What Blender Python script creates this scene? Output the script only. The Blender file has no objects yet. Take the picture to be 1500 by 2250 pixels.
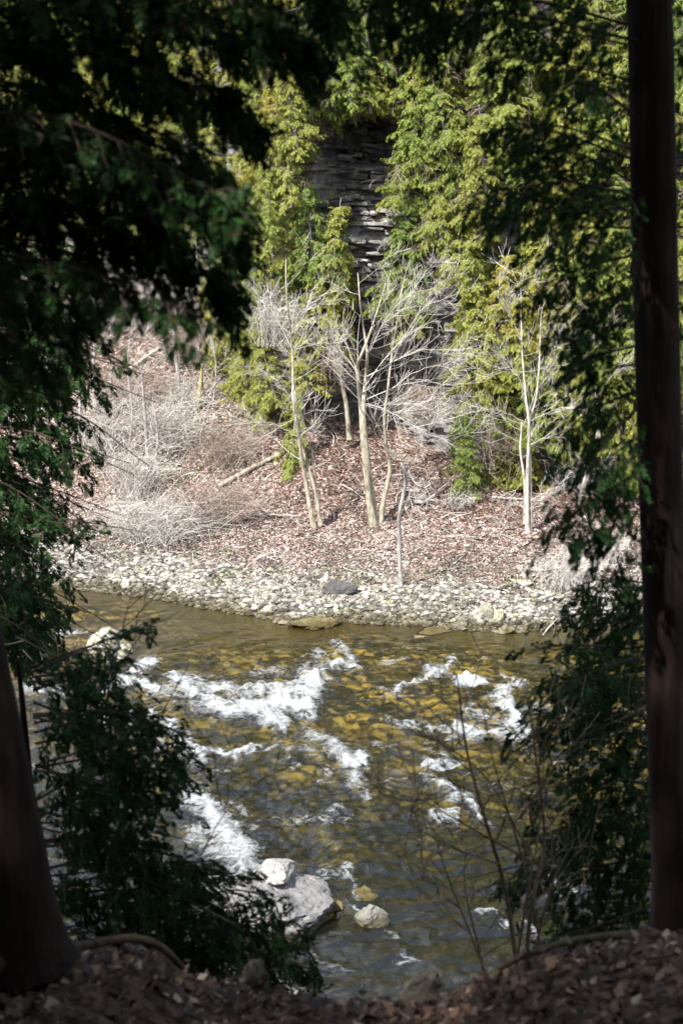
import bpy, bmesh, math, random
import numpy as np
from mathutils import Vector

SC = bpy.context.scene
COL = SC.collection
R = math.radians
rng = np.random.default_rng(11)
random.seed(11)

# ------------------------------------------------------------------ camera
CAM_Z, PITCH, FPX = 15.0, R(12.0), 3125.0
cd = bpy.data.cameras.new("camera")
cam = bpy.data.objects.new("camera", cd); COL.objects.link(cam)
cam.location = (0, 0, CAM_Z); cam.rotation_euler = (R(90) - PITCH, 0, 0)
cd.sensor_fit = 'VERTICAL'; cd.sensor_height = 36.0; cd.lens = 50.0
cd.clip_start = 0.05; cd.clip_end = 2000
cd.dof.use_dof = True; cd.dof.focus_distance = 56.0; cd.dof.aperture_fstop = 3.0
SC.camera = cam

# ------------------------------------------------------------------ sky, sun, exposure
SUN_EL, SUN_AZ = 50.0, -140.0          # azimuth measured from +Y (view direction) towards +X; behind left
w = bpy.data.worlds.new("World"); SC.world = w; w.use_nodes = True
nt = w.node_tree; bg = nt.nodes['Background']
sky = nt.nodes.new('ShaderNodeTexSky'); sky.sky_type = 'NISHITA'; sky.sun_disc = False
sky.sun_elevation = R(SUN_EL); sky.sun_rotation = R(SUN_AZ); sky.altitude = 300; sky.dust_density = 2.0
tc = nt.nodes.new('ShaderNodeTexCoord'); cn = nt.nodes.new('ShaderNodeTexNoise'); cn.inputs['Scale'].default_value = 2.6; cn.inputs['Detail'].default_value = 7; cn.inputs['Roughness'].default_value = 0.58
cr = nt.nodes.new('ShaderNodeValToRGB'); cr.color_ramp.elements[0].position = 0.50; cr.color_ramp.elements[1].position = 0.62      # broken fair-weather cloud over the whole sky
cm = nt.nodes.new('ShaderNodeMix'); cm.data_type = 'RGBA'; cm.inputs[7].default_value = (11.5, 11.8, 12.2, 1)
nt.links.new(tc.outputs['Generated'], cn.inputs['Vector']); nt.links.new(cn.outputs[0], cr.inputs[0]); nt.links.new(cr.outputs[0], cm.inputs[0])
nt.links.new(sky.outputs[0], cm.inputs[6]); nt.links.new(cm.outputs[2], bg.inputs[0]); bg.inputs[1].default_value = 0.11
sl = bpy.data.lights.new("sun", 'SUN'); sl.energy = 4.2; sl.angle = R(0.8); sl.color = (1.0, 0.965, 0.91)
sun = bpy.data.objects.new("sun", sl); COL.objects.link(sun); sun.location = (-20, -20, 60)
sd = Vector((math.sin(R(SUN_AZ)) * math.cos(R(SUN_EL)), math.cos(R(SUN_AZ)) * math.cos(R(SUN_EL)), math.sin(R(SUN_EL))))
sun.rotation_euler = sd.to_track_quat('Z', 'Y').to_euler()
SC.view_settings.view_transform = 'Standard'; SC.view_settings.look = 'None'
SC.view_settings.exposure = 1.30; SC.view_settings.gamma = 1.0
SC.cycles.max_bounces = 6; SC.cycles.diffuse_bounces = 3; SC.cycles.glossy_bounces = 3
SC.cycles.transparent_max_bounces = 8; SC.cycles.transmission_bounces = 3
SC.cycles.use_denoising = True; SC.cycles.denoising_prefilter = 'FAST'; SC.cycles.caustics_reflective = False; SC.cycles.caustics_refractive = False
SC.cycles.sample_clamp_indirect = 6.0

# ------------------------------------------------------------------ pixel helpers (photograph 1500 x 2250)
CP, SP = math.cos(PITCH), math.sin(PITCH)
def ray(px, py):
    a = (px - 750.0) / FPX; b = (1125.0 - py) / FPX
    return np.array([a, CP + b * SP, -SP + b * CP])
def at(px, py, y):
    d = ray(px, py); t = y / d[1]
    return np.array([d[0] * t, y, CAM_Z + d[2] * t])
def onz(px, py, z=0.0):
    d = ray(px, py); t = (z - CAM_Z) / d[2]
    return np.array([d[0] * t, d[1] * t, z])

# ------------------------------------------------------------------ noise
_pr = np.random.default_rng(5).permutation(512).astype(np.int64)
_pr = np.concatenate([_pr, _pr])
_ga = np.random.default_rng(6).random(512) * 2 * math.pi
_gx, _gy = np.cos(_ga), np.sin(_ga)
def perlin(x, y, seed=0):
    x = np.asarray(x, float) + seed * 17.31; y = np.asarray(y, float) + seed * 9.77
    xi = np.floor(x).astype(np.int64); yi = np.floor(y).astype(np.int64)
    xf, yf = x - xi, y - yi
    def g(i, j, fx, fy):
        h = _pr[_pr[(xi + i) & 511] + ((yi + j) & 511)]
        return _gx[h] * fx + _gy[h] * fy
    u = xf * xf * xf * (xf * (xf * 6 - 15) + 10); v = yf * yf * yf * (yf * (yf * 6 - 15) + 10)
    a = g(0, 0, xf, yf); b = g(1, 0, xf - 1, yf); c = g(0, 1, xf, yf - 1); d = g(1, 1, xf - 1, yf - 1)
    return (a + (b - a) * u + (c - a) * v + (a - b - c + d) * u * v) * 1.5
def fbm(x, y, oct=4, seed=0, gain=0.5):
    s = 0; a = 1.0
    for k in range(oct):
        s = s + a * perlin(x * 2 ** k, y * 2 ** k, seed + k); a *= gain
    return s
def sstep(a, b, x):
    t = np.clip((np.asarray(x, float) - a) / (b - a), 0, 1); return t * t * (3 - 2 * t)

# ------------------------------------------------------------------ mesh builder
class MB:
    def __init__(s): s.v = []; s.q = []; s.t = []; s.n = 0
    def add(s, v, q=None, t=None):
        v = np.asarray(v, float).reshape(-1, 3)
        if q is not None and len(q): s.q.append(np.asarray(q, np.int64).reshape(-1, 4) + s.n)
        if t is not None and len(t): s.t.append(np.asarray(t, np.int64).reshape(-1, 3) + s.n)
        s.v.append(v); s.n += len(v)
    def mesh(s, name, mat, smooth=False):
        me = bpy.data.meshes.new(name)
        v = np.concatenate(s.v) if s.v else np.zeros((0, 3))
        q = np.concatenate(s.q) if s.q else np.zeros((0, 4), np.int64)
        t = np.concatenate(s.t) if s.t else np.zeros((0, 3), np.int64)
        me.vertices.add(len(v)); me.vertices.foreach_set('co', v.astype(np.float32).ravel())
        loops = np.concatenate([q.ravel(), t.ravel()]).astype(np.int32)
        me.loops.add(len(loops)); me.loops.foreach_set('vertex_index', loops)
        npoly = len(q) + len(t)
        ls = np.concatenate([np.arange(len(q)) * 4, len(q) * 4 + np.arange(len(t)) * 3]).astype(np.int32)
        me.polygons.add(npoly); me.polygons.foreach_set('loop_start', ls)
        me.polygons.foreach_set('use_smooth', np.full(npoly, smooth, dtype=bool))
        me.update(calc_edges=True); me.validate()
        if mat: me.materials.append(mat)
        return me
    def build(s, name, mat, parent=None, smooth=False, origin=None):
        if origin is not None: s.v = [a - np.asarray(origin) for a in s.v]
        o = link(name, s.mesh(name, mat, smooth), parent)
        if origin is not None: o.location = origin
        return o

def link(name, me, parent=None):
    o = bpy.data.objects.new(name, me); COL.objects.link(o)
    if parent: o.parent = parent
    return o
def tag(o, label=None, cat=None, group=None, kind=None):
    if label: o['label'] = label
    if cat: o['category'] = cat
    if group: o['group'] = group
    if kind: o['kind'] = kind
    return o
def empty(name, loc, label, cat, group=None):
    o = bpy.data.objects.new(name, None); COL.objects.link(o); o.location = loc; o.empty_display_size = 0.2
    return tag(o, label, cat, group)

def tube(mb, pts, rad, sides=6, cap=True):
    P = np.asarray(pts, float); n = len(P)
    rad = np.broadcast_to(np.asarray(rad, float), (n,))
    T = np.gradient(P, axis=0); T /= np.linalg.norm(T, axis=1)[:, None] + 1e-9
    ref = np.array([0.31, 0.9, 0.17]) if abs(T[0][1]) < 0.8 else np.array([0.95, 0.1, 0.2])
    A = np.cross(T, ref); A /= np.linalg.norm(A, axis=1)[:, None] + 1e-9
    B = np.cross(T, A)
    th = np.arange(sides) / sides * 2 * math.pi
    V = P[:, None, :] + rad[:, None, None] * (np.cos(th)[None, :, None] * A[:, None, :] + np.sin(th)[None, :, None] * B[:, None, :])
    i = np.arange(n - 1)[:, None] * sides; j = np.arange(sides)[None, :]; j2 = (j + 1) % sides
    Q = np.stack([i + j, i + j2, i + sides + j2, i + sides + j], -1).reshape(-1, 4)
    V = V.reshape(-1, 3); Tt = None
    if cap and sides >= 3:
        V = np.concatenate([V, P[-1:] + T[-1:] * rad[-1] * 0.5]); e = len(V) - 1; b = (n - 1) * sides
        Tt = [[b + k, b + (k + 1) % sides, e] for k in range(sides)]
    mb.add(V, Q, Tt)

def spline(ctrl, n):
    C = np.asarray(ctrl, float)
    if len(C) == 2: return C[0] + (C[1] - C[0]) * np.linspace(0, 1, n)[:, None]
    C = np.concatenate([[2 * C[0] - C[1]], C, [2 * C[-1] - C[-2]]])
    out = []
    for u in np.linspace(0, len(C) - 3 - 1e-6, n):
        k = int(u); t = u - k; p0, p1, p2, p3 = C[k:k + 4]
        out.append(0.5 * (2 * p1 + (p2 - p0) * t + (2 * p0 - 5 * p1 + 4 * p2 - p3) * t * t + (3 * p1 - p0 - 3 * p2 + p3) * t ** 3))
    return np.array(out)

# ------------------------------------------------------------------ materials
def new_mat(name):
    m = bpy.data.materials.new(name); m.use_nodes = True
    n = m.node_tree; n.nodes.clear()
    o = n.nodes.new('ShaderNodeOutputMaterial')
    return m, n, o
def N(n, t, **kw):
    x = n.nodes.new(t)
    for k, v in kw.items():
        if k.startswith('in_'): x.inputs[int(k[3:])].default_value = v
        else: setattr(x, k, v)
    return x
def ramp(n, fac, stops, interp='LINEAR'):
    r = n.nodes.new('ShaderNodeValToRGB'); r.color_ramp.interpolation = interp
    e = r.color_ramp.elements
    while len(e) < len(stops): e.new(0.5)
    for k, (p, c) in enumerate(stops):
        e[k].position = p; e[k].color = (c[0], c[1], c[2], 1)
    n.links.new(fac, r.inputs[0]); return r.outputs[0]
def mixc(n, fac, a, b, mode='MIX'):
    m = n.nodes.new('ShaderNodeMix'); m.data_type = 'RGBA'; m.blend_type = mode
    for s, val in ((m.inputs[0], fac), (m.inputs[6], a), (m.inputs[7], b)):
        if isinstance(val, (int, float)): s.default_value = val
        elif isinstance(val, tuple): s.default_value = (*val[:3], 1)
        else: n.links.new(val, s)
    return m.outputs[2]
def maths(n, op, a, b=None, clamp=False):
    m = n.nodes.new('ShaderNodeMath'); m.operation = op; m.use_clamp = clamp
    for s, v in ((m.inputs[0], a), (m.inputs[1], b)):
        if v is None: continue
        if isinstance(v, (int, float)): s.default_value = v
        else: n.links.new(v, s)
    return m.outputs[0]
def noise(n, scale, detail=4, rough=0.55, vec=None, out=0):
    x = n.nodes.new('ShaderNodeTexNoise'); x.inputs['Scale'].default_value = scale
    x.inputs['Detail'].default_value = detail; x.inputs['Roughness'].default_value = rough
    if vec is not None: n.links.new(vec, x.inputs['Vector'])
    return x.outputs[out]
def coords(n, kind='Object', scale=None):
    t = n.nodes.new('ShaderNodeTexCoord'); o = t.outputs[kind]
    if scale:
        m = n.nodes.new('ShaderNodeMapping'); m.inputs['Scale'].default_value = scale
        n.links.new(o, m.inputs['Vector']); o = m.outputs[0]
    return o
def worldpos(n, scale=None, rz=0.0):
    g = n.nodes.new('ShaderNodeNewGeometry'); o = g.outputs['Position']
    if scale:
        m = n.nodes.new('ShaderNodeMapping'); m.inputs['Scale'].default_value = scale; m.inputs['Rotation'].default_value = (0, 0, rz)
        n.links.new(o, m.inputs['Vector']); o = m.outputs[0]
    return o
def bump(n, h, strength, dist):
    b = n.nodes.new('ShaderNodeBump'); b.inputs['Strength'].default_value = strength; b.inputs['Distance'].default_value = dist
    n.links.new(h, b.inputs['Height']); return b.outputs[0]
def princ(n, o, col, rough=0.8, nrm=None, spec=0.3):
    p = n.nodes.new('ShaderNodeBsdfPrincipled')
    if isinstance(col, tuple): p.inputs['Base Color'].default_value = (*col, 1)
    else: n.links.new(col, p.inputs['Base Color'])
    if isinstance(rough, (int, float)): p.inputs['Roughness'].default_value = rough
    else: n.links.new(rough, p.inputs['Roughness'])
    p.inputs['Specular IOR Level'].default_value = spec
    if nrm is not None: n.links.new(nrm, p.inputs['Normal'])
    n.links.new(p.outputs[0], o.inputs[0]); return p

def foliage_mat(name, stops, trans=0.3, objvar=None, gloss=0.03, patch=None):
    m, n, o = new_mat(name)
    g = n.nodes.new('ShaderNodeNewGeometry')
    c = ramp(n, g.outputs['Random Per Island'], stops)
    if objvar:
        oi = n.nodes.new('ShaderNodeObjectInfo')
        c = mixc(n, 1.0, c, ramp(n, oi.outputs['Random'], [(0.0, (0.66, 0.86, 0.75)), (0.3, (0.9, 1.0, 0.9)), (0.65, (1.0, 1.0, 1.0)), (0.85, (1.15, 1.1, 1.0)), (1.0, (1.2, 1.06, 0.95))]), 'MULTIPLY')
        ps = noise(n, 0.35, 2, 0.5, worldpos(n))
        f2 = ramp(n, ps, [(0.45, (0, 0, 0)), (0.7, (1, 1, 1))])
        c = mixc(n, f2, c, mixc(n, 1.0, c, (1.15, 0.98, 0.85), 'MULTIPLY'))
    if patch:
        f3 = ramp(n, noise(n, patch[0], 5, 0.62, worldpos(n)), [(0.36, (0, 0, 0)), (0.62, (1, 1, 1))])
        c = mixc(n, f3, mixc(n, 1.0, c, patch[1], 'MULTIPLY'), mixc(n, 1.0, c, patch[2], 'MULTIPLY'))
    d = n.nodes.new('ShaderNodeBsdfDiffuse'); n.links.new(c, d.inputs[0])
    t = n.nodes.new('ShaderNodeBsdfTranslucent'); n.links.new(c, t.inputs[0])
    mx = n.nodes.new('ShaderNodeMixShader'); mx.inputs[0].default_value = trans
    n.links.new(d.outputs[0], mx.inputs[1]); n.links.new(t.outputs[0], mx.inputs[2])
    gl = n.nodes.new('ShaderNodeBsdfGlossy'); gl.inputs['Roughness'].default_value = 0.45
    gl.inputs[0].default_value = (0.8, 0.85, 0.8, 1)
    m2 = n.nodes.new('ShaderNodeMixShader'); m2.inputs[0].default_value = gloss
    n.links.new(mx.outputs[0], m2.inputs[1]); n.links.new(gl.outputs[0], m2.inputs[2])
    n.links.new(m2.outputs[0], o.inputs[0]); return m
M = {}
M['cedar'] = foliage_mat('far_cedar_foliage', [(0.0, (0.06, 0.09, 0.015)), (0.22, (0.17, 0.215, 0.032)), (0.55, (0.285, 0.32, 0.053)),
                                               (0.95, (0.36, 0.38, 0.085)), (0.975, (0.25, 0.15, 0.045)), (1.0, (0.31, 0.25, 0.12))], 0.24, (0.72, 0.95, 0.8))
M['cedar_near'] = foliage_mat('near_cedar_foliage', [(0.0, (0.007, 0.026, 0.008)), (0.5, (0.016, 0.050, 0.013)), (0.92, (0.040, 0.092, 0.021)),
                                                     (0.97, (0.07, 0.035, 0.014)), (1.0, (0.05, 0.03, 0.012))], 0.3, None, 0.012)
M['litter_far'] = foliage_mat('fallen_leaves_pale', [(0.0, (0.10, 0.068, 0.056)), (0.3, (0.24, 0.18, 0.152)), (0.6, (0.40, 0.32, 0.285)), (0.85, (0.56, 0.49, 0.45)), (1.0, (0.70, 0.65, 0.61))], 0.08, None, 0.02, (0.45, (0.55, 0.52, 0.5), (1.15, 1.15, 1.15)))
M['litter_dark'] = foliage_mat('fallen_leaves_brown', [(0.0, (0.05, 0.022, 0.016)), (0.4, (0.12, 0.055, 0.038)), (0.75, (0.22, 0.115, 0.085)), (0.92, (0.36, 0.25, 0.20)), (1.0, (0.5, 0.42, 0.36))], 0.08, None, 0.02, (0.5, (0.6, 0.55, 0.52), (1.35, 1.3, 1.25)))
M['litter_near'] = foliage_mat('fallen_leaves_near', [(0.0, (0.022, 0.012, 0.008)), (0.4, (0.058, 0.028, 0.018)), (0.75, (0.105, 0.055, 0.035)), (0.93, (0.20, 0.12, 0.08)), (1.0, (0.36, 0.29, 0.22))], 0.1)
M['ground_green'] = foliage_mat('ground_plants', [(0.0, (0.05, 0.09, 0.02)), (0.6, (0.11, 0.15, 0.035)), (1.0, (0.2, 0.22, 0.06))], 0.25)

def bark_mat(name, a, b, c, zs=0.25, sc=14, bstr=0.6, moss=None):
    m, n, o = new_mat(name)
    v = coords(n, 'Object', (1, 1, zs)); h = noise(n, sc, 6, 0.65, v)
    col = ramp(n, h, [(0.3, a), (0.5, b), (0.72, c)])
    if moss:
        f = ramp(n, noise(n, 2.2, 4, 0.6, coords(n)), [(0.50, (0, 0, 0)), (0.62, (1, 1, 1))])
        col = mixc(n, f, col, moss)
    princ(n, o, col, 0.85, bump(n, h, bstr, 0.02), 0.2); return m
M['bark_pale'] = bark_mat('pale_grey_bark', (0.15, 0.135, 0.11), (0.42, 0.39, 0.33), (0.62, 0.59, 0.52), 0.45, 7)
M['bark_tan'] = bark_mat('tan_bark', (0.11, 0.095, 0.065), (0.31, 0.275, 0.205), (0.50, 0.46, 0.37), 0.45, 6)
M['bark_grey'] = bark_mat('grey_dead_wood', (0.14, 0.13, 0.12), (0.30, 0.28, 0.26), (0.50, 0.48, 0.45), 0.2, 10)
M['bark_dark'] = bark_mat('dark_cedar_bark', (0.006, 0.0035, 0.003), (0.015, 0.008, 0.006), (0.034, 0.017, 0.013), 0.08, 22, 1.0)
M['bark_moss'] = bark_mat('mossy_dead_wood', (0.16, 0.14, 0.09), (0.32, 0.28, 0.17), (0.48, 0.44, 0.28), 0.25, 9, 0.6, (0.33, 0.29, 0.08))
M['root'] = bark_mat('root_bark', (0.03, 0.02, 0.014), (0.075, 0.05, 0.035), (0.13, 0.09, 0.06), 1.0, 16, 0.8, (0.07, 0.065, 0.02))
def twig_mat(name, stops):
    m, n, o = new_mat(name); g = n.nodes.new('ShaderNodeNewGeometry')
    princ(n, o, ramp(n, g.outputs['Random Per Island'], stops), 0.8, None, 0.15); return m
M['twig_pale'] = twig_mat('pale_twigs', [(0, (0.20, 0.18, 0.155)), (0.5, (0.42, 0.395, 0.355)), (1, (0.62, 0.59, 0.54))])
M['twig_brown'] = twig_mat('brown_twigs', [(0, (0.13, 0.09, 0.07)), (0.5, (0.25, 0.19, 0.155)), (1, (0.42, 0.36, 0.31))])
M['twig_dark'] = twig_mat('dark_twigs', [(0, (0.018, 0.012, 0.009)), (0.6, (0.045, 0.033, 0.025)), (1, (0.11, 0.085, 0.065))])
M['twig_near'] = twig_mat('near_twigs', [(0, (0.10, 0.07, 0.05)), (0.6, (0.22, 0.17, 0.12)), (1, (0.38, 0.32, 0.24))])

def stone_mat(name, stops, lichen=None, moss=None, island=False, sc=2.2):
    m, n, o = new_mat(name)
    oi = n.nodes.new('ShaderNodeObjectInfo'); v = coords(n)
    if island:
        g = n.nodes.new('ShaderNodeNewGeometry'); rnd = g.outputs['Random Per Island']
    else: rnd = oi.outputs['Random']
    h = noise(n, sc, 6, 0.65, worldpos(n))
    k = maths(n, 'ADD', maths(n, 'MULTIPLY', rnd, 0.6), maths(n, 'MULTIPLY', h, 0.5))
    c = ramp(n, k, stops)
    if lichen:
        f = ramp(n, noise(n, 1.3, 4, 0.6, worldpos(n)), [(0.6, (0, 0, 0)), (0.68, (1, 1, 1))])
        c = mixc(n, f, c, lichen)
    if moss:
        g2 = n.nodes.new('ShaderNodeNewGeometry'); s = n.nodes.new('ShaderNodeSeparateXYZ'); n.links.new(g2.outputs['Normal'], s.inputs[0])
        f = maths(n, 'MULTIPLY', ramp(n, noise(n, 3.1, 4, 0.6, worldpos(n)), [(0.48, (0, 0, 0)), (0.58, (1, 1, 1))]), maths(n, 'MAXIMUM', s.outputs[2], 0.15))
        c = mixc(n, f, c, moss)
    gw = n.nodes.new('ShaderNodeNewGeometry'); sw = n.nodes.new('ShaderNodeSeparateXYZ'); n.links.new(gw.outputs['Position'], sw.inputs[0])
    wet = ramp(n, maths(n, 'ADD', sw.outputs[2], maths(n, 'MULTIPLY', maths(n, 'SUBTRACT', h, 0.5), 0.25)), [(0.14, (1, 1, 1)), (0.26, (0, 0, 0))])   # stone kept wet by splash
    c = mixc(n, wet, c, mixc(n, 1.0, c, (0.42, 0.38, 0.28), 'MULTIPLY'))
    cav = ramp(n, noise(n, 6, 6, 0.7, worldpos(n)), [(0.32, (0.45, 0.43, 0.4)), (0.5, (1, 1, 1))])
    c = mixc(n, 1.0, c, cav, 'MULTIPLY')
    h2 = noise(n, 9, 6, 0.65, worldpos(n))
    princ(n, o, c, 0.85, bump(n, h2, 0.8, 0.08), 0.25); return m
M['shingle'] = stone_mat('pale_shingle', [(0.2, (0.045, 0.042, 0.034)), (0.42, (0.14, 0.132, 0.108)), (0.68, (0.29, 0.28, 0.24)), (1.0, (0.54, 0.53, 0.485))], None, None, True)
M['stone'] = stone_mat('pale_limestone', [(0.15, (0.11, 0.105, 0.08)), (0.5, (0.29, 0.28, 0.23)), (0.8, (0.46, 0.45, 0.40)), (1.0, (0.6, 0.59, 0.54))], None, (0.22, 0.19, 0.05))
M['stone_grey'] = stone_mat('grey_limestone', [(0.2, (0.035, 0.034, 0.034)), (0.55, (0.085, 0.083, 0.08)), (1.0, (0.18, 0.175, 0.17))])
M['stone_white'] = stone_mat('white_limestone', [(0.2, (0.22, 0.21, 0.18)), (0.5, (0.44, 0.43, 0.38)), (1.0, (0.62, 0.61, 0.56))], None, (0.2, 0.19, 0.05))
M['stone_lichen'] = stone_mat('lichened_boulder', [(0.2, (0.08, 0.078, 0.078)), (0.5, (0.20, 0.195, 0.19)), (0.75, (0.28, 0.27, 0.25)), (1.0, (0.42, 0.41, 0.37))], (0.46, 0.43, 0.38), None)
M['stone_pale'] = stone_mat('weathered_pale_limestone', [(0.2, (0.07, 0.07, 0.058)), (0.5, (0.15, 0.15, 0.125)), (1.0, (0.28, 0.275, 0.24))], (0.28, 0.265, 0.21))
M['stone_yellow'] = stone_mat('ochre_limestone', [(0.2, (0.17, 0.145, 0.07)), (0.5, (0.31, 0.275, 0.15)), (1.0, (0.45, 0.42, 0.29))])
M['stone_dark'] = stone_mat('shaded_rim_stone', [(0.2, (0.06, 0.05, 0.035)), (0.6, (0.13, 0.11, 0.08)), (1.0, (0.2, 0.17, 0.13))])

def cliff_mat(name, use_obj):
    m, n, o = new_mat(name)
    p = worldpos(n)
    strata = noise(n, 1.0, 6, 0.65, worldpos(n, (0.35, 0.35, 3.2)))
    mott = noise(n, 2.4, 7, 0.7, p)
    k = maths(n, 'ADD', maths(n, 'MULTIPLY', strata, 0.55), maths(n, 'MULTIPLY', mott, 0.55))
    if use_obj:
        oi = n.nodes.new('ShaderNodeObjectInfo')
        k = maths(n, 'ADD', k, maths(n, 'MULTIPLY', maths(n, 'SUBTRACT', oi.outputs['Random'], 0.5), 0.34))
    c = ramp(n, k, [(0.34, (0.05, 0.047, 0.044)), (0.48, (0.12, 0.114, 0.108)), (0.6, (0.23, 0.22, 0.205)), (0.76, (0.42, 0.40, 0.365))])
    # dark seepage streaks running down the face
    st = noise(n, 1.0, 4, 0.6, worldpos(n, (1.1, 0.5, 0.16)))
    f = ramp(n, st, [(0.47, (0, 0, 0)), (0.62, (1, 1, 1))])
    c = mixc(n, maths(n, 'MULTIPLY', f, 0.75), c, (0.052, 0.050, 0.052))
    li = noise(n, 1.0, 5, 0.65, worldpos(n, (1.5, 1.5, 0.8)))
    f = ramp(n, li, [(0.60, (0, 0, 0)), (0.66, (1, 1, 1))])
    c = mixc(n, maths(n, 'MULTIPLY', f, 0.8), c, (0.36, 0.29, 0.07))
    h = noise(n, 5, 8, 0.65, worldpos(n, (1, 1, 2.2)))
    princ(n, o, c, 0.9, bump(n, h, 0.9, 0.12), 0.2); return m
M['cliff'] = cliff_mat('layered_limestone', False)
M['block'] = cliff_mat('limestone_block', True)

def ground_mat(name, kind):
    m, n, o = new_mat(name)
    p = worldpos(n)
    v = n.nodes.new('ShaderNodeTexVoronoi'); v.inputs['Scale'].default_value = 9 if kind != 'near' else 22; n.links.new(p, v.inputs['Vector'])
    cell = n.nodes.new('ShaderNodeSeparateColor'); n.links.new(v.outputs['Color'], cell.inputs[0])
    if kind == 'far':
        a = ramp(n, cell.outputs[0], [(0, (0.05, 0.032, 0.026)), (0.4, (0.11, 0.072, 0.057)), (0.8, (0.24, 0.18, 0.15)), (1, (0.42, 0.35, 0.31))])
        s = ramp(n, cell.outputs[1], [(0, (0.04, 0.036, 0.028)), (0.5, (0.11, 0.10, 0.08)), (1, (0.22, 0.21, 0.18))])
        sp = n.nodes.new('ShaderNodeSeparateXYZ'); n.links.new(p, sp.inputs[0])
        zz = maths(n, 'ADD', sp.outputs[2], maths(n, 'MULTIPLY', maths(n, 'SUBTRACT', noise(n, 0.6, 3, 0.5, p), 0.5), 1.6))
        c = mixc(n, ramp(n, zz, [(0.55, (0, 0, 0)), (1.0, (1, 1, 1))]), s, a)
    else:
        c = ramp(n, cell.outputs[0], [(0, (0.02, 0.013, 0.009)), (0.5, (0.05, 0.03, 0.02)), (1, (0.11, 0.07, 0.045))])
    princ(n, o, c, 0.95, bump(n, v.outputs['Distance'], 0.7, 0.05), 0.1); return m
M['bank_far'] = ground_mat('leafy_bank', 'far'); M['bank_near'] = ground_mat('leafy_rim', 'near')

def bed_mat():
    m, n, o = new_mat('ochre_riverbed'); p = worldpos(n)
    a = noise(n, 0.55, 5, 0.6, p); v = n.nodes.new('ShaderNodeTexVoronoi'); v.inputs['Scale'].default_value = 2.3
    n.links.new(worldpos(n, (1, 1.0, 1)), v.inputs['Vector'])
    cell = n.nodes.new('ShaderNodeSeparateColor'); n.links.new(v.outputs['Color'], cell.inputs[0])
    f = noise(n, 3.2, 6, 0.7, p)
    k = maths(n, 'ADD', maths(n, 'MULTIPLY', a, 0.62), maths(n, 'ADD', maths(n, 'MULTIPLY', cell.outputs[0], 0.12), maths(n, 'MULTIPLY', f, 0.38)))
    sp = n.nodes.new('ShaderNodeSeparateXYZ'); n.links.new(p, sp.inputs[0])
    k = maths(n, 'ADD', k, maths(n, 'MULTIPLY', maths(n, 'ADD', sp.outputs[2], 0.66), 0.46))   # bed colour darkened with depth to imitate light absorbed by the water
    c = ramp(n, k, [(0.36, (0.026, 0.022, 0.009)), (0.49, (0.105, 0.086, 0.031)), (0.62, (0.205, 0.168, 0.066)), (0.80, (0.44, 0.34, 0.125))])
    princ(n, o, c, 0.9, bump(n, f, 0.6, 0.15), 0.1); return m
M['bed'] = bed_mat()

def water_mat():
    m, n, o = new_mat('river_water'); p = worldpos(n)
    at_ = n.nodes.new('ShaderNodeAttribute'); at_.attribute_name = 'foam'; at_.attribute_type = 'GEOMETRY'
    fo = at_.outputs['Fac']
    fine = noise(n, 9.0, 8, 0.8, worldpos(n, (0.55, 1.1, 1.0), 0.55))
    lc = n.nodes.new('ShaderNodeTexNoise'); lc.inputs['Scale'].default_value = 2.6; lc.inputs['Detail'].default_value = 5; lc.inputs['Roughness'].default_value = 0.6; lc.inputs['Distortion'].default_value = 1.3
    n.links.new(worldpos(n, (0.6, 1.15, 1.0), 0.55), lc.inputs['Vector'])
    lace = maths(n, 'SUBTRACT', 1.0, maths(n, 'MULTIPLY', maths(n, 'ABSOLUTE', maths(n, 'SUBTRACT', lc.outputs[0], 0.5)), 9.0), True)
    k = maths(n, 'ADD', maths(n, 'SUBTRACT', maths(n, 'MULTIPLY', fo, 1.30), 0.80), maths(n, 'ADD', maths(n, 'MULTIPLY', lace, 0.70), maths(n, 'MULTIPLY', maths(n, 'SUBTRACT', fine, 0.5), 1.9)))
    ff = maths(n, 'MULTIPLY', k, 0.85, True)
    gate = ramp(n, fo, [(0.02, (0, 0, 0)), (0.12, (1, 1, 1))])
    ff = maths(n, 'MULTIPLY', ff, gate, True)
    rip = noise(n, 5.0, 5, 0.6, worldpos(n, (0.8, 1.0, 1.0)))
    nb = bump(n, rip, 0.45, 0.07)
    # water body: clear olive water over the bed
    tr = n.nodes.new('ShaderNodeBsdfTransparent'); tr.inputs[0].default_value = (0.88, 0.84, 0.58, 1)
    di = n.nodes.new('ShaderNodeBsdfDiffuse'); di.inputs[0].default_value = (0.03, 0.028, 0.012, 1)
    b0 = n.nodes.new('ShaderNodeMixShader'); b0.inputs[0].default_value = 0.18
    n.links.new(tr.outputs[0], b0.inputs[1]); n.links.new(di.outputs[0], b0.inputs[2])
    gl = n.nodes.new('ShaderNodeBsdfGlossy'); gl.inputs['Roughness'].default_value = 0.06; gl.inputs[0].default_value = (1, 1, 1, 1)
    n.links.new(nb, gl.inputs['Normal'])
    fr = n.nodes.new('ShaderNodeFresnel'); fr.inputs['IOR'].default_value = 1.75; n.links.new(nb, fr.inputs['Normal'])
    b1 = n.nodes.new('ShaderNodeMixShader'); n.links.new(fr.outputs[0], b1.inputs[0])
    n.links.new(b0.outputs[0], b1.inputs[1]); n.links.new(gl.outputs[0], b1.inputs[2])
    fd = n.nodes.new('ShaderNodeBsdfDiffuse'); fd.inputs[0].default_value = (0.50, 0.52, 0.525, 1)
    n.links.new(bump(n, fine, 0.9, 0.15), fd.inputs['Normal'])
    b2 = n.nodes.new('ShaderNodeMixShader'); n.links.new(ff, b2.inputs[0])
    n.links.new(b1.outputs[0], b2.inputs[1]); n.links.new(fd.outputs[0], b2.inputs[2])
    n.links.new(b2.outputs[0], o.inputs[0]); return m
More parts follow.
